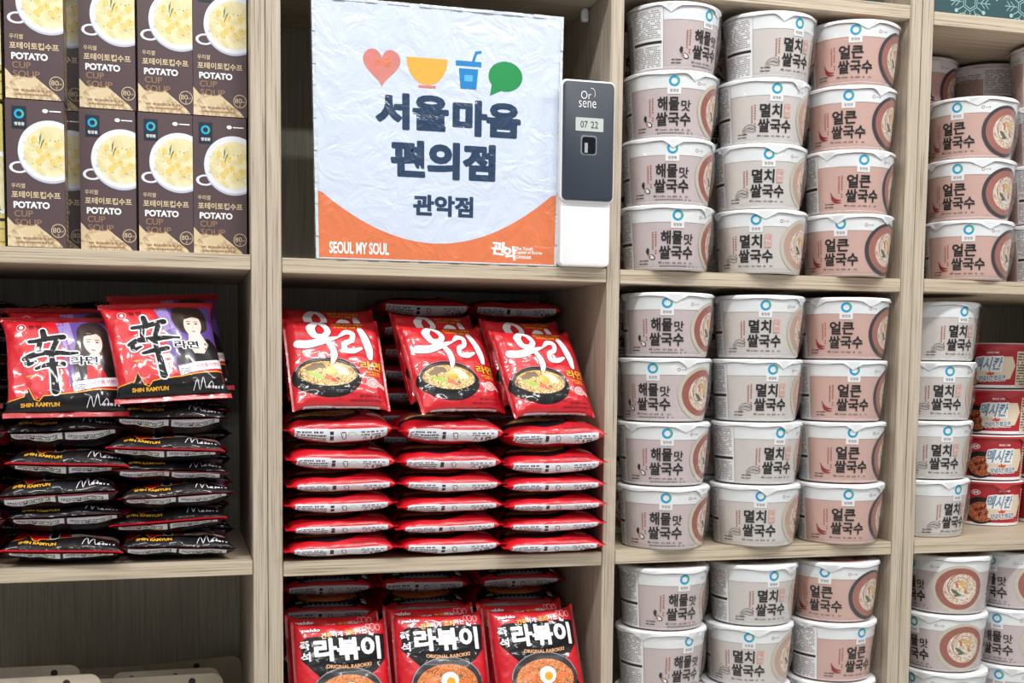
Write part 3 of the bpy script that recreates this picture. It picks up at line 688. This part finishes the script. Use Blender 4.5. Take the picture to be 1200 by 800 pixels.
def rabo_art(a, LA, WC, T, fin, PER):
    w = LA-2*fin-.002; a.setbox(-w/2, WC*.5, w, WC)
    a.poly([(.05, .16), (.12, .12), (.98, .12), (.97, .36), (.86, .47), (.80, .50), (.84, .62), (.98, .80), (.98, .94), (.02, .94), (.02, .80), (.20, .62), (.22, .50), (.16, .45), (.05, .34)], PDK, 1)
    a.text('paldo', .17, .055, .20, .045, PWH, 3, .04, shear=.2, out=(PDK, .05)); a.text('간편', .33, .115, .12, .06, PYE, 3, .03, rot=-.04); a.text('하게', .45, .105, .12, .055, PWH, 3, .03, rot=-.04); a.text('조리', .60, .095, .12, .06, PYE, 3, .03, rot=-.04); a.text('하는', .72, .085, .12, .055, PWH, 3, .03, rot=-.04)
    for x, r in ((.80, .025), (.85, .03), (.91, .026)): a.ring(x, .045+(x-.8)*.1, r, r*1.3, .12, PWH, 3, 16)
    a.poly([(.80, .08), (.84, .12), (.86, .10), (.85, .14), (.80, .13)], PWH, 3)
    a.text('즉', .09, .20, .10, .09, PWH, 4, .035, out=(PDK, .05)); a.text('석', .09, .31, .10, .09, PWH, 4, .035, out=(PDK, .05))
    a.text('라볶이', .55, .255, .74, .225, PWH, 4.4, .045, out=(PDK, .05))
    a.text('ORIGINAL RABOKKI', .55, .415, .50, .035, mat('foil_peach', (236, 176, 130), .3), 3, .03, fn=lambda x, y: (x, y-.25*x*x+.01))
    a.ell(.52, .68, .40, .25, mat('pan_grey', (52, 52, 56), .3, coat=.4), 1.8, 40); a.ring(.52, .68, .40, .25, .03, mat('bowl_shine', (150, 148, 152), .3), 1.9, 40, 180, 360); a.ell(.52, .70, .35, .20, FRYN, 2.2, 40)
    a.ell(.55, .66, .10, .085, PWH, 2.8, 24); a.ell(.56, .67, .05, .042, EGG, 3.1, 18)
    for x, y, ro in ((.34, .66, .4), (.72, .68, -.4), (.42, .78, .1), (.64, .79, .7)): a.ell(x, y, .07, .028, mat('rice_cake', (226, 120, 70), .3), 2.8, 14, ro)
    for x, y in ((.30, .73), (.50, .79), (.68, .62), (.78, .73), (.45, .60)): a.ell(x, y, .022, .012, GRN, 3.1, 10, x*5)
    # gas flame and green strip at the foot
    a.poly([(.16, .88), (.84, .88), (.84, .985), (.16, .985)], PDK, 2); a.ell(.5, .965, .30, .018, mat('burner_grey', (120, 120, 126), .3), 2.2, 24)
    for k in range(9): x = .28+k*.055; a.poly([(x-.014, .955), (x, .915), (x+.014, .955)], mat('flame_blue', (90, 130, 220), .3), 2.6)
    a.rect(.14, .86, .22, .90, PGR, 3); a.text('맛있는 분식', .42, .88, .34, .026, PYE, 3.4, .03)
    for yy in (.80, .86): a.rect(.90, yy, .96, yy+.04, PWH, 2.4)
    for s in (-1, 1):
        for k in range(4): x = s*(LA/2-fin*.2-fin*.2*k); a.setbox(0, 0, 1, 1); a.poly([(x, -WC*.49), (x+.0005, -WC*.49), (x+.0005, WC*.49), (x, WC*.49)], DRED, .6)
    back_label(a, LA, WC, PER, T)
FRYN = noodle('rabokki_noodle', (238, 176, 110), (214, 120, 60), (150, 54, 30), 190)
RABO = [packet('x', .132, .128, .030, .007, k+30, PR, rabo_art, amp=.0018) for k in (0, 1)]
RABOF = [packet('x', .122, .132, .032, .003, k+40, PR, rabo_art, amp=.002) for k in (0, 1)]

def place(name, me, loc, rx=0, rz=0, ry=0, label='', cat='noodle packet', group=None, sz=1.0, order='XYZ', sx=1.0):
    o = bpy.data.objects.new(name, me); col.objects.link(o); tag(o, label, cat, group)
    o.matrix_world = Matrix.Translation(loc) @ Matrix.Rotation(rz, 4, 'Z') @ Matrix.Rotation(rx, 4, 'X') @ Matrix.Rotation(ry, 4, 'Y') @ Matrix.Diagonal((sx, 1, sz, 1))
    return o
rnd = random.Random(4)
CN = ('left', 'middle', 'right'); OR = ['lowest', 'second up', 'third up', 'fourth up', 'fifth up', 'sixth up']
# middle bay, centre shelf: three columns of lying packets, two leaning on each, a rear pile behind
thick = [.0275, .0255, .0255, .0265, .0325, .0375]
for j in range(3):
    xc = .036+.0715+j*.1365+(.0005 if j == 0 else -.0028 if j == 2 else 0); z = Zm[3]+.0028
    for l in range(6):
        h = thick[l]+(.0006, 0, -.0008)[j]; jx = rnd.uniform(-.0015, .0015)
        place('noodle_packet', URI[(l+j*2) % 3], (xc+jx, (.060, .057, .050)[j]+rnd.uniform(-.004, .004), z), rx=rnd.uniform(.02, .08), rz=rnd.uniform(-.022, .022), ry=rnd.uniform(-.03, .03), sz=(h-.0005)/.0300,
              label='red noodle packet lying flat, %s in the %s pile of the middle bay' % (OR[l], CN[j]), group='red packets lying in piles')
        z += h
    z0 = z
    xl, psi, tau = ((.1055, .10, 1.02), (.2555, .30, 1.00), (.3745, .26, 1.00))[j]
    for k, (dy, dz) in enumerate(((.003, 0), (.056, .012))):
        tau += .08*k
        R_ = Matrix.Rotation(psi, 4, 'Z') @ Matrix.Rotation(tau, 4, 'X')
        up = R_ @ Vector((0, 1, 0)); nrm = R_ @ Vector((0, 0, 1))
        base = Vector((xl+(-.004 if k and j else 0)*(1 if j else 1), dy, z0-.001+dz+.004)); ctr = base+up*.0585
        o = bpy.data.objects.new('noodle_packet', URIF[(j+k) % 2]); col.objects.link(o)
        o.matrix_world = Matrix.Translation(ctr-nrm*.006+Vector((0, .0, 0))) @ R_
        tag(o, ('red noodle packet leaning face forward on the %s pile of the middle bay' if k == 0 else 'red noodle packet leaning just behind the front one, %s red pile') % CN[j], 'noodle packet', 'red packets leaning on the piles')
    if j:
        z = Zm[3]+.0028
        for l in range(11):
            top = l == 10
            place('noodle_packet', URI[(l+j) % 3], ((.2425, .373)[j-1], .222+(-.0 if top else 0), z), rz=rnd.uniform(-.03, .03), rx=.0, sz=.0298/.0300,
                  label='red noodle packet topping the %s rear pile, close under the shelf' % CN[j] if top else 'red noodle packet buried in the rear pile behind the leaning ones', group='red packets in the rear piles')
            z += .0300
    else:
        z = Zm[3]+.0028
        for l in range(9):
            place('noodle_packet', URI[(l+j) % 3], (.112, .225, z), rz=rnd.uniform(-.03, .03), sz=.98,
                  label='red noodle packet buried in the rear pile behind the leaning ones', group='red packets in the rear piles'); z += .0298
# left bay: black packets
SH = 'black and red noodle packet '
for j, (xc, n, hs) in enumerate(((-.2135, 5, (.0295, .030, .036, .034, .036)), (-.0925, 6, (.0275, .031, .029, .027, .030, .036)), (-.348, 5, (.03, .033, .034, .034, .034)))):
    z = .003
    for l in range(n):
        h = hs[l]; place('noodle_packet', SHIN[(l*2+j) % 3], (xc+rnd.uniform(-.006, .006), .060+rnd.uniform(-.006, .008), z), rx=rnd.uniform(-.13, -.03)*(l > 0), rz=rnd.uniform(-.07, .07), ry=rnd.uniform(-.05, .05), sz=h/.0310,
                  label=SH+'lying flat, %s in the %s' % (OR[l], ('left black pile', 'right black pile', 'cut-off leftmost black pile')[j]), group='black packets lying in piles')
        z += h
    ztop = z
    xf, psi, tau, roll, dz = ((-.2085, .10, 1.08, .02, .0), (-.090, .22, 1.08, .06, .004), (-.352, .05, 1.05, 0, 0))[j]
    for k in range(2):
        R_ = Matrix.Rotation(psi, 4, 'Z') @ Matrix.Rotation(tau+.08*k, 4, 'X') @ Matrix.Rotation(roll, 4, 'Z'); up = R_ @ Vector((0, 1, 0)); nrm = R_ @ Vector((0, 0, 1))
        ctr = Vector((xf+(.006 if k and j == 1 else 0), .002+.056*k, ztop+.001+dz+.009*k))+up*.064-nrm*.008
        o = bpy.data.objects.new('noodle_packet', SHINF[(j % 2) if j < 2 else 0]); col.objects.link(o); o.matrix_world = Matrix.Translation(ctr) @ R_
        lab = (('with a portrait, leaning face forward on the left black pile', 'with a portrait, leaning face forward on the right black pile', 'leaning at the left picture edge, mostly cut off')[j] if k == 0 else
               'tucked behind the leaning one, %s black pile' % ('left', 'right', 'outermost')[j])
        tag(o, SH+lab, 'noodle packet', 'black packets leaning on the piles')
    z = .003
    for l in range(10 if j != 1 else 8):
        top = (l == 9); place('noodle_packet', SHIN[(l+j) % 3], (xc+.008, .222, z), rx=0, rz=rnd.uniform(-.05, .05), ry=(-.05 if top else 0), sz=.90,
              label=SH+('topping the rear pile behind the %s portrait packet' % ('left', 'right', 'cut-off')[j] if top else 'buried in a rear pile behind the portrait packets'), group='black packets in the rear piles'); z += .0312 if not top else 0
# middle bay, lower shelf: rabokki packets
RB = 'red and black rice cake packet '
for j in range(3):
    xc = .036+.0715+j*.1365; z = Zm[2]+.003
    for l in range(4):
        place('noodle_packet', RABO[l % 2], (xc-.002*(j-1), .07, z), rz=rnd.uniform(-.015, .015), sz=.93, label=RB+'lying in the piles below the picture edge', group='rice cake packets lying low'); z += .0315
    z0 = z
    xf, psi, tau = ((.112, .06, 1.16), (.2375, .02, 1.16), (.3665, .10, 1.16))[j]
    for k in range(2):
        R_ = Matrix.Rotation(psi, 4, 'Z') @ Matrix.Rotation(tau, 4, 'X'); up = R_ @ Vector((0, 1, 0)); nrm = R_ @ Vector((0, 0, 1))
        ctr = Vector((xf-.004*k, -.002+.041*k, z0+.001*k+(.018, .024, .024)[j]))+up*.066-nrm*.008
        o = bpy.data.objects.new('noodle_packet', RABOF[(j+k) % 2]); col.objects.link(o); o.matrix_world = Matrix.Translation(ctr) @ R_
        tag(o, RB+('standing face forward, %s of three at the bottom edge' % CN[j] if k == 0 else 'standing just behind the %s front one' % CN[j]), 'rice cake packet', 'rice cake packets standing up')
    z = Zm[2]+.003
    for l in range(10):
        v = l-8; top = v >= 0; h = .0322
        place('noodle_packet', RABO[(l+j) % 2], ((.1055, .236, .371)[j]+(.0, .003)[l % 2], .192+(.012 if l == 9 else 0), z), rx=(.10 if top else 0), rz=rnd.uniform(-.05, .05), sz=1.0,
              label=RB+(('%s of the rear %s pile' % (('just below the top', 'topmost')[v], CN[j])) if top else 'buried in a rear pile'), group='rice cake packets in the rear piles'); z += h

# ------------------------------------------------------------------ potato soup boxes
BR = mat('carton_brown', (88, 72, 76), .3, coat=.35); BRD = mat('carton_navy', (28, 44, 58), .35); CER = mat('mug_white', (226, 230, 242), .35); CER2 = mat('mug_grey', (188, 192, 210), .35)
SOUP = noodle('potato_soup', (232, 226, 190), (226, 216, 172), (216, 204, 152), 22); POT = mat('potato_dice', (226, 200, 120), .4); BEI = mat('carton_beige', (216, 196, 160), .35); TAN = mat('carton_tan', (150, 120, 96), .35)
CHIP = noodle('potato_chip', (226, 208, 176), (208, 186, 150), (176, 150, 116), 50)
def soup_box(w, h, d, palette=0):
    ground = BR if palette == 0 else mat('carton_yellow', (214, 200, 120), .35, coat=.3)
    mb = MB(); V = []; N = 8
    # carton with slightly bellied front
    for iz in range(N+1):
        for ix in range(N+1):
            u, v = ix/N, iz/N; V.append(((u-.5)*w, -.0012*math.sin(PI*u)*math.sin(PI*v), v*h))
    F = [(i*(N+1)+j, i*(N+1)+j+1, (i+1)*(N+1)+j+1, (i+1)*(N+1)+j) for i in range(N) for j in range(N)]
    mb.add(V, F, ground)
    mb.add([(-w/2, 0, 0), (w/2, 0, 0), (w/2, d, 0), (-w/2, d, 0), (-w/2, 0, h), (w/2, 0, h), (w/2, d, h), (-w/2, d, h)], [(0, 3, 2, 1), (4, 5, 6, 7), (1, 2, 6, 5), (2, 3, 7, 6), (3, 0, 4, 7)], ground)
    mb.box((-w/2, d*.45, h), (w/2, d*.47, h+.0006), BRD)
    a = Art(); a.setbox(-w/2, h, w, h); k = w/h
    if palette == 0:
        a.ring(.22, .46, .17, .17*k*.62, .32, CER, 1.2, 30); a.ell(.76, .35, .56, .56*k, CER2, 1.4, 48); a.ell(.76, .34, .555, .545*k, CER, 1.6, 48); a.ell(.77, .345, .47, .455*k, SOUP, 2, 44)
        rr = random.Random(5)
        for x, y in ((.48, .27), (.56, .34), (.62, .39), (.72, .37), (.55, .42), (.66, .30), (.80, .42), (.88, .30), (.9, .39)): a.poly([(x-.06, y), (x-.02, y-.028), (x+.05, y-.02), (x+.06, y+.012), (x, y+.03)], POT, 2.4)
        for x, y in ((.58, .27), (.61, .30), (.63, .28), (.595, .25)): a.ell(x, y, .035, .008, GRN, 2.8, 10, x*19)
        for _ in range(16): a.ell(rr.uniform(.45, .95), rr.uniform(.24, .46), .008, .004, mat('pepper', (60, 66, 40), .5), 2.8, 6)
        a.rect(.11, .045, .36, .195, BRD, 3); a.ring(.235, .098, .085, .085*k, .45, BLUE, 3.4, 30); a.ring(.235, .098, .085, .085*k, .45, TEAL, 3.6, 14, -70, 60); a.text('청정원', .235, .165, .17, .024, WP, 3.4, .02)
        a.ell(.68, .07, .05, .014, WP, 2.4, 12); a.rect(.75, .066, .95, .074, WP, 2.4)
        a.text('우리쌀', .20, .585, .24, .034, BEI, 2.4, .01); a.text('포테이토컵수프', .50, .645, .84, .048, BEI, 2.4, .025); a.text('POTATO', .42, .715, .62, .047, WP, 2.4, .045); a.text('CUP', .28, .775, .32, .045, TAN, 2.4, .015); a.text('SOUP', .36, .835, .46, .045, TAN, 3.6, .015)
        a.poly([(0, .80), (.10, .85), (.20, .845), (.45, .86), (.60, .88), (.88, .965), (.95, 1), (0, 1)], CHIP, 2); a.poly([(0, .80), (.14, .86), (.0, .93)], BEI, 2.2); a.poly([(.22, .90), (.48, .84), (.60, .88), (.36, .93)], BEI, 2.3)
        a.ring(.87, .885, .125, .125*k, .1, BEI, 2.8, 30); a.text('80', .84, .882, .13, .034, BEI, 2.8, 0); a.text('kcal', .93, .887, .06, .014, BEI, 2.8, 0); a.text('g', .87, .915, .03, .014, BEI, 2.8, 0)
        a.dashes(.14, .93, .84, .955, 1, TAN, 2.8, 3); a.dashes(.16, .96, .78, .982, 1, TAN, 2.8, 4)
    else:
        a.ell(.9, .55, .5, .22, WP, 1.4, 30); a.ell(.9, .55, .42, .19, SOUP, 1.8, 30); a.rect(.7, .8, 1, .82, BLK, 2); a.text('콘', .85, .74, .2, .05, BLK, 2.4, .02); a.ring(.95, .92, .12, .05, .1, TAN, 2.4, 20)
    bake(mb, a, lambda x, y, o: (x, -.0012*math.sin(PI*(x/w+.5))*math.sin(PI*y/h)-.0001-o, y), .012, (-w/2, 0, w/2, h))
    # side print panel
    s = Art(); s.setbox(0, h, d, h); s.rect(.1, .05, .9, .45, TAN, 1); s.dashes(.12, .5, .9, .95, 14, BEI, 1, 5)
    bake(mb, s, lambda x, y, o: (w/2+.0001+o, x, y), .05)
    return mb.mesh('soup_box', False)
BW, BH, BD = .0618, .1625, .048
SB = soup_box(BW, BH, BD); YB = soup_box(.058, .158, .05, 1)
for r_ in (0, 1):
    z = Zl[4]+.0006+r_*(BH+.001); rn = ('bottom row', 'upper row')[r_]
    for i, (x, y, rz, lab) in enumerate(((-.2366, .002, 0, 'leftmost and nearest'), (-.1605, .03, .02, 'second'), (-.0958, .032, 0, 'third'), (-.0335, .033, .01, 'fourth, against the oak panel'))):
        o = place('soup_box', SB, (x+(.001 if r_ else 0), y, z), rz=rz, label='brown potato soup carton, %s in the %s' % (lab, rn), cat='soup carton', group='brown soup cartons')
    place('soup_box', SB, (-.2195, .056, z), label='brown potato soup carton mostly hidden behind the nearest one, %s' % rn, cat='soup carton', group='brown soup cartons')
    place('soup_box', YB, (-.3005, .012, z), label='yellow soup carton cut by the left picture edge, %s' % rn, cat='soup carton', group='yellow soup cartons')

# ------------------------------------------------------------------ printed board in a clear sleeve
def sign():
    root = empty('printed_board', (.2275, .004, Zm[4]+.0005), (0, 0, 0)); tag(root, 'square white and orange board with blue lettering in a clear sleeve', 'sign')
    W, H = .300, .3035; PAP = mat('board_white', (204, 215, 234), .28, coat=1.0, bump=(26, .28, .01)); OR_ = mat('board_orange', (232, 128, 82), .3, coat=1.0, bump=(26, .28, .01), mottle=.25)
    NV = mat('board_navy', (38, 62, 92), .28, coat=1.0, bump=(26, .28, .01))
    mb = MB(); N = 12; V = []; F = []
    mp = lambda x, y, o: (x+(.5*(y/H)-.5)*0+(x/W)*(y/H-.5)*.010, -.0035-o+.0008*math.sin(9*x/W)*math.sin(7*y/H), y)
    mb.box((-W/2+.004, 0, .004), (W/2-.004, .008, H-.002), mat('board_core', (210, 210, 214), .6))
    a = Art(); a.raw([(-W/2, 0), (W/2, 0), (W/2, H), (-W/2, H)], [(0, 1, 2), (0, 2, 3)], PAP, 0); a.setbox(-W/2, H, W, H)
    P = [(.0, 1.0), (.0, .735)]+[(.02+.98*t, .735+.205*(1-(2*t-.98)**2)-(.03*t)) for t in np.linspace(0, .98, 26)]+[(1.0, .71), (1.0, 1.0)]
    a.poly(P, OR_, 1)
    HT = mat('icon_heart', (226, 140, 132), .3, coat=1, mottle=.35); YB_ = mat('icon_bowl', (236, 172, 70), .3, coat=1); BL_ = mat('icon_cup', (24, 128, 196), .3, coat=1); GR_ = mat('icon_green', (22, 140, 74), .3, coat=1)
    a.poly([(.262+.075*(16*math.sin(t)**3)/16, .235-.066*(13*math.cos(t)-5*math.cos(2*t)-2*math.cos(3*t)-math.cos(4*t))/13) for t in np.linspace(0, 2*PI, 40)[:-1]], HT, 2)
    a.text('소울', .266, .225, .07, .03, OR_, 2.6, .03)
    a.poly([(.36, .195)]+[(.445+.083*math.cos(t), .20+.10*math.sin(t)) for t in np.linspace(PI, 0, 20)]+[(.53, .195)], YB_, 2); a.rect(.41, .302, .48, .312, HT, 2)
    a.poly([(.575, .225), (.655, .225), (.648, .305), (.582, .305)], BL_, 2); a.rect(.562, .195, .668, .215, BL_, 2); a.poly([(.628, .195), (.642, .155), (.668, .15), (.668, .16), (.650, .165), (.640, .195)], BL_, 2); a.rect(.598, .25, .632, .275, mat('icon_cup_light', (90, 180, 226), .3, coat=1), 2.4)
    a.ell(.77, .245, .072, .06, GR_, 2, 30); a.poly([(.715, .265), (.705, .325), (.76, .30)], GR_, 2)
    for t in ('서', '울'): pass
    a.text('서울', .385, .41, .30, .145, NV, 2, .055); a.text('마음', .695, .42, .29, .145, NV, 2, .055)
    a.text('편의점', .515, .595, .44, .150, NV, 2, .055); a.text('관악점', .515, .775, .255, .085, NV, 2, .045)
    a.text('SEOUL MY SOUL', .165, .955, .245, .047, WP, 2, .03); a.text('관', .755, .935, .065, .055, WP, 2, .04, rot=.1); a.text('악', .805, .955, .06, .06, WP, 2, .04, rot=-.1)
    a.text('The Youth', .865, .933, .08, .014, WP, 2, .02); a.text('Capital of Korea', .885, .95, .12, .016, WP, 2, .02); a.text('GWANAK', .865, .968, .07, .014, WP, 2, .02)
    bake(mb, a, mp, .02)
    o = mb.build('print_sheet', root, smooth=True); sharp(o.data)
    # sleeve: a rim of clear film round the sheet
    fb = MB(); CL = mat('sleeve_clear', (206, 214, 222), .15, coat=1, bump=(60, .5, .004)); e = .0035
    for (x0, z0, x1, z1) in ((-W/2-e, -.0002, W/2+e, .0015), (-W/2-e, H, W/2+e, H+e), (-W/2-e, .0015, -W/2, H), (W/2, .0015, W/2+e, H)):
        nn = 24
        for k in range(nn):
            t0, t1 = k/nn, (k+1)/nn
            if x1-x0 > z1-z0: A, B = (x0+(x1-x0)*t0, z0), (x0+(x1-x0)*t1, z1)
            else: A, B = (x0, z0+(z1-z0)*t0), (x1, z0+(z1-z0)*t1)
            w0 = .0007*math.sin(k*2.3)
            sk = lambda x, z: x+(x/W)*(z/H-.5)*.010
            q = [(A[0], A[1]), (B[0], A[1]), (B[0], B[1]), (A[0], B[1])]
            V = [(sk(x, z), -.0045+w0, z) for x, z in q]+[(sk(x, z), .0085, z) for x, z in q]
            fb.add(V, [(0, 1, 2, 3), (7, 6, 5, 4), (0, 4, 5, 1), (1, 5, 6, 2), (2, 6, 7, 3), (3, 7, 4, 0)], CL)
    fb.build('clear_sleeve', root)
    return root
sign()

# ------------------------------------------------------------------ air freshener dispenser
def dispenser():
    w, h = .0665, .2275; p = Vector((.4118, -.012, Zm[4]+.0005)); root = empty('air_freshener', p); tag(root, 'tall white dispenser with dark grey face and small display beside the board', 'air freshener')
    b = MB(); b.rounded(w, h, .055, .006, WHITE, 5, (0, 0, 0), .003); b.rounded(w+.004, .150, .012, .007, WHITE, 5, (.0005, -.0035, h-.1485), .002); o = b.build('housing', root, smooth=True); sharp(o.data, 35)
    DG = mat('face_slate', (48, 56, 68), .4); f = MB(); f.rounded(w+.0005, .1455, .003, .006, DG, 5, (.0005, -.0055, h-.1465), .0008); a = Art(); a.setbox(-w/2, h+.002, w, .1485)
    a.text('Or', .45, .13, .20, .065, WP, 1, -.01); a.text('sene', .48, .205, .34, .055, WP, 1, -.01); a.ring(.56, .115, .07, .045, .1, WP, 1.2, 12, 250, 400)
    bake(f, a, lambda x, y, o: (x, -.0056-o, y), .05); o = f.build('front_panel', root, smooth=True); sharp(o.data, 35)
    LC = mat('lcd_grey', (186, 196, 190), .3); l = MB(); l.rounded(.0365, .0165, .002, .001, LC, 3, (.0015, -.0062, h-.0615)); a = Art(); a.setbox(-.0165, h-.045, .036, .0165)
    a.text('07', .30, .5, .26, .5, PK, 1, 0); a.text('22', .68, .5, .26, .5, PK, 1, 0); bake(l, a, lambda x, y, o: (x, -.0063-o, y), .05); l.build('display', root)
    wn = MB(); wn.rounded(.0215, .0245, .0015, .004, mat('window_rim', (120, 126, 134), .3), 4, (.001, -.0060, h-.091), .0004); wn.rounded(.0175, .0205, .001, .003, mat('window_dark', (14, 16, 24), .15), 4, (.001, -.0064, h-.089)); wn.box((-.005, -.0078, h-.088), (-.001, -.0066, h-.076), mat('nozzle_grey', (160, 164, 170), .3))
    wn.build('nozzle_window', root)
dispenser()

# ------------------------------------------------------------------ teal boxes with snowflakes
TE = mat('carton_teal', (38, 74, 80), .45); ICE = mat('print_ice', (150, 190, 190), .45)
def snow(x0, x1, z, y0, h, label):
    root = empty('gift_box', ((x0+x1)/2, y0, z)); tag(root, label, 'gift box', 'teal snowflake boxes'); W = x1-x0
    b = MB(); b.box((-W/2, 0, 0), (W/2, .2, h-.031), TE); ob = b.build('box_base', root, bevel=.0008)
    mb = MB(); mb.box((-W/2, -.0008, h-.03), (W/2, .2008, h), TE)
    mb2 = MB(); a = Art(); s = .00128
    for q in range(int(W/.062)+1):
        cx = -W/2+.060+q*.088; cy = .020
        if cx > W/2-.03: continue
        a.setbox(cx, cy, s, s)
        for r in (7, 9.6):
            P = [(r*math.sin(k*PI/3), -r*math.cos(k*PI/3)) for k in range(7)]; a.brush(P, .9, ICE, 2, 0)
        for k in range(6):
            an = k*PI/3+PI/6; d = (math.cos(an), math.sin(an)); n = (-d[1], d[0]); a.brush([(d[0]*9, d[1]*9), (d[0]*18, d[1]*18)], .9, ICE, 2, 0); a.ell(d[0]*19.5, d[1]*19.5, 2.2, 2.2, ICE, 2.2, 12)
            an = k*PI/3; d = (math.cos(an), math.sin(an)); n = (-d[1], d[0]); a.brush([(d[0]*10, d[1]*10), (d[0]*25, d[1]*25)], .9, ICE, 2, 0)
            for t in (13, 18):
                for sg in (-1, 1): a.brush([(d[0]*t, d[1]*t), (d[0]*(t+5)+sg*n[0]*5, d[1]*(t+5)+sg*n[1]*5)], .8, ICE, 2, 0)
        a.ell(33, -5, 1, 1, ICE, 2, 8)
    bake(mb2, a, lambda x, y, o: (x, -.0001-o, y), .02, (-W/2+.001, .001, W/2-.001, h-.034))
    for i, f in enumerate(mb2.f): pass
    ob2 = MB(); ob2.v = mb2.v; ob2.f = mb2.f; ob2.m = mb2.m; ob2.mats = mb2.mats
    # printed sheet belongs to the base: join by extending its mesh
    me = ob.data; bm = bmesh.new(); bm.from_mesh(me); me.materials.append(ICE); vs = [bm.verts.new(v) for v in mb2.v]
    for f in mb2.f:
        try: nf = bm.faces.new([vs[i] for i in f]); nf.material_index = 1
        except ValueError: pass
    bm.to_mesh(me); bm.free(); mb.build('box_lid', root, bevel=.0006)
snow(XB+2*T_+.004, XB+2*T_+.33, Zf[5]+.0004, .012, .11, 'teal snowflake gift box at the top right corner')
snow(.60, .852, Zr[5]+.0004, .05, .11, 'teal snowflake gift box just showing above the cup stacks, top edge of the picture')

# ------------------------------------------------------------------ folded kraft carriers on the lower left shelf
KR = mat('kraft_grey', (176, 164, 146), .6, mottle=.15); HOLE = mat('hole_shadow', (40, 34, 30), .8)
def carrier(x, y, w, h, label, holes, tilt=0, film=False):
    """folded card carrier: a rounded card folded double, a punched hole with a ring"""
    root = empty('paper_carrier', (x, y, Zl[2]+.001), (-.04, tilt, 0)); tag(root, label, 'paper carrier', 'kraft paper carriers')
    b = MB(); b.rounded(w, h, .0045, .014, KR, 6, (0, 0, 0), .001); b.rounded(w*.985, h*.96, .003, .013, KR, 6, (0, .007, .0), .001)
    b.box((-w/2+.012, .002, 0), (w/2-.012, .010, .006), KR)
    o = b.build('folded_card', root, smooth=True); sharp(o.data, 35)
    for hx in holes:
        hb = MB(); hb.rounded(.0085, .0085, .0006, .0042, HOLE, 6, (hx, -.0008, h-.0135)); hb.build('punched_hole', root)
    if film:
        fb = MB(); cx = -w*.08
        V = []; F = []; n = 8
        for k in range(n+1):
            for t in (0, 1): V.append((cx-.032+.064*k/n, -.003-.002*math.sin(k*1.9)-.001*t, h-.03+t*(.034+.003*math.sin(k*1.3))))
        for k in range(n): F.append((2*k, 2*k+2, 2*k+3, 2*k+1))
        fb.add(V, F, MATS['shrink_film']); fb.build('clear_wrap', root, smooth=True)
zt = lambda px, py, Y: at(px, py, Y).z-Zl[2]
for (x0, x1, py, Y, lab, holes, tilt, fm) in (
    (150, 292, 776, .262, 'rearmost of the kraft carriers, tilted up to the right by the oak panel', (.02,), -.06, False),
    (130, 258, 787, .20, 'kraft paper carrier with its rounded corner nearest the oak panel', (.012, -.045), 0, False),
    (26, 172, 786, .235, 'kraft paper carrier standing in the middle of the row, partly behind others', (-.045,), 0, False),
    (-40, 92, 784, .16, 'kraft paper carrier with a black punched hole, cut by the left picture edge', (.035,), .01, True),
    (50, 262, 796, .10, 'widest kraft paper carrier, low at the front with clear wrap on top', (.07, -.03), 0, True),
    (-70, 118, 797, .06, 'foremost kraft paper carrier at the bottom left corner', (.05,), 0, True)):
    A, B = at(x0, py, Y), at(x1, py, Y); carrier((A.x+B.x)/2, Y, B.x-A.x, (A.z+B.z)/2-Zl[2], lab, holes, tilt, fm)

# ------------------------------------------------------------------ the room
def struct(name, a, b, m):
    mb = MB(); mb.box(a, b, m); o = mb.build(name); o['kind'] = 'structure'; return o
struct('floor', (-2.6, -3.4, ZB-.05), (3.4, .36, ZB), mat('floor_tile', (214, 211, 204), .35, mottle=.06))
struct('wall_back', (-2.6, .32, ZB), (3.4, .38, 1.85), mat('wall_paint', (222, 220, 214), .7))
struct('ceiling', (-2.6, -3.4, 1.85), (3.4, .38, 1.9), mat('ceiling_paint', (228, 228, 226), .8))
def lamp(name, loc, rot, sx, sy, e, c):
    l = bpy.data.lights.new(name, 'AREA'); l.shape = 'RECTANGLE'; l.size = sx; l.size_y = sy; l.energy = e; l.color = c
    o = bpy.data.objects.new(name, l); col.objects.link(o); o.location = loc; o.rotation_euler = rot
    return o
LAMPS = [(-.9, -1.0), (.5, -1.0), (1.9, -1.0), (-.2, -2.4), (1.2, -2.4)]
for x, y in LAMPS:
    lamp('ceiling_light', (x, y, 1.83), (0, 0, 0), .9, .16, (27 if y > -1.5 else 18), (1, .985, .96))
w = bpy.data.worlds.new('world'); scene.world = w; w.use_nodes = True; bg = w.node_tree.nodes['Background']; bg.inputs[0].default_value = (.93, .96, 1, 1); bg.inputs[1].default_value = .28
scene.view_settings.view_transform = 'Standard'; scene.view_settings.look = 'None'; scene.view_settings.exposure = 0; scene.view_settings.gamma = 1; scene.view_settings.use_curve_mapping = False
scene.cycles.transparent_max_bounces = 24; scene.cycles.max_bounces = 8
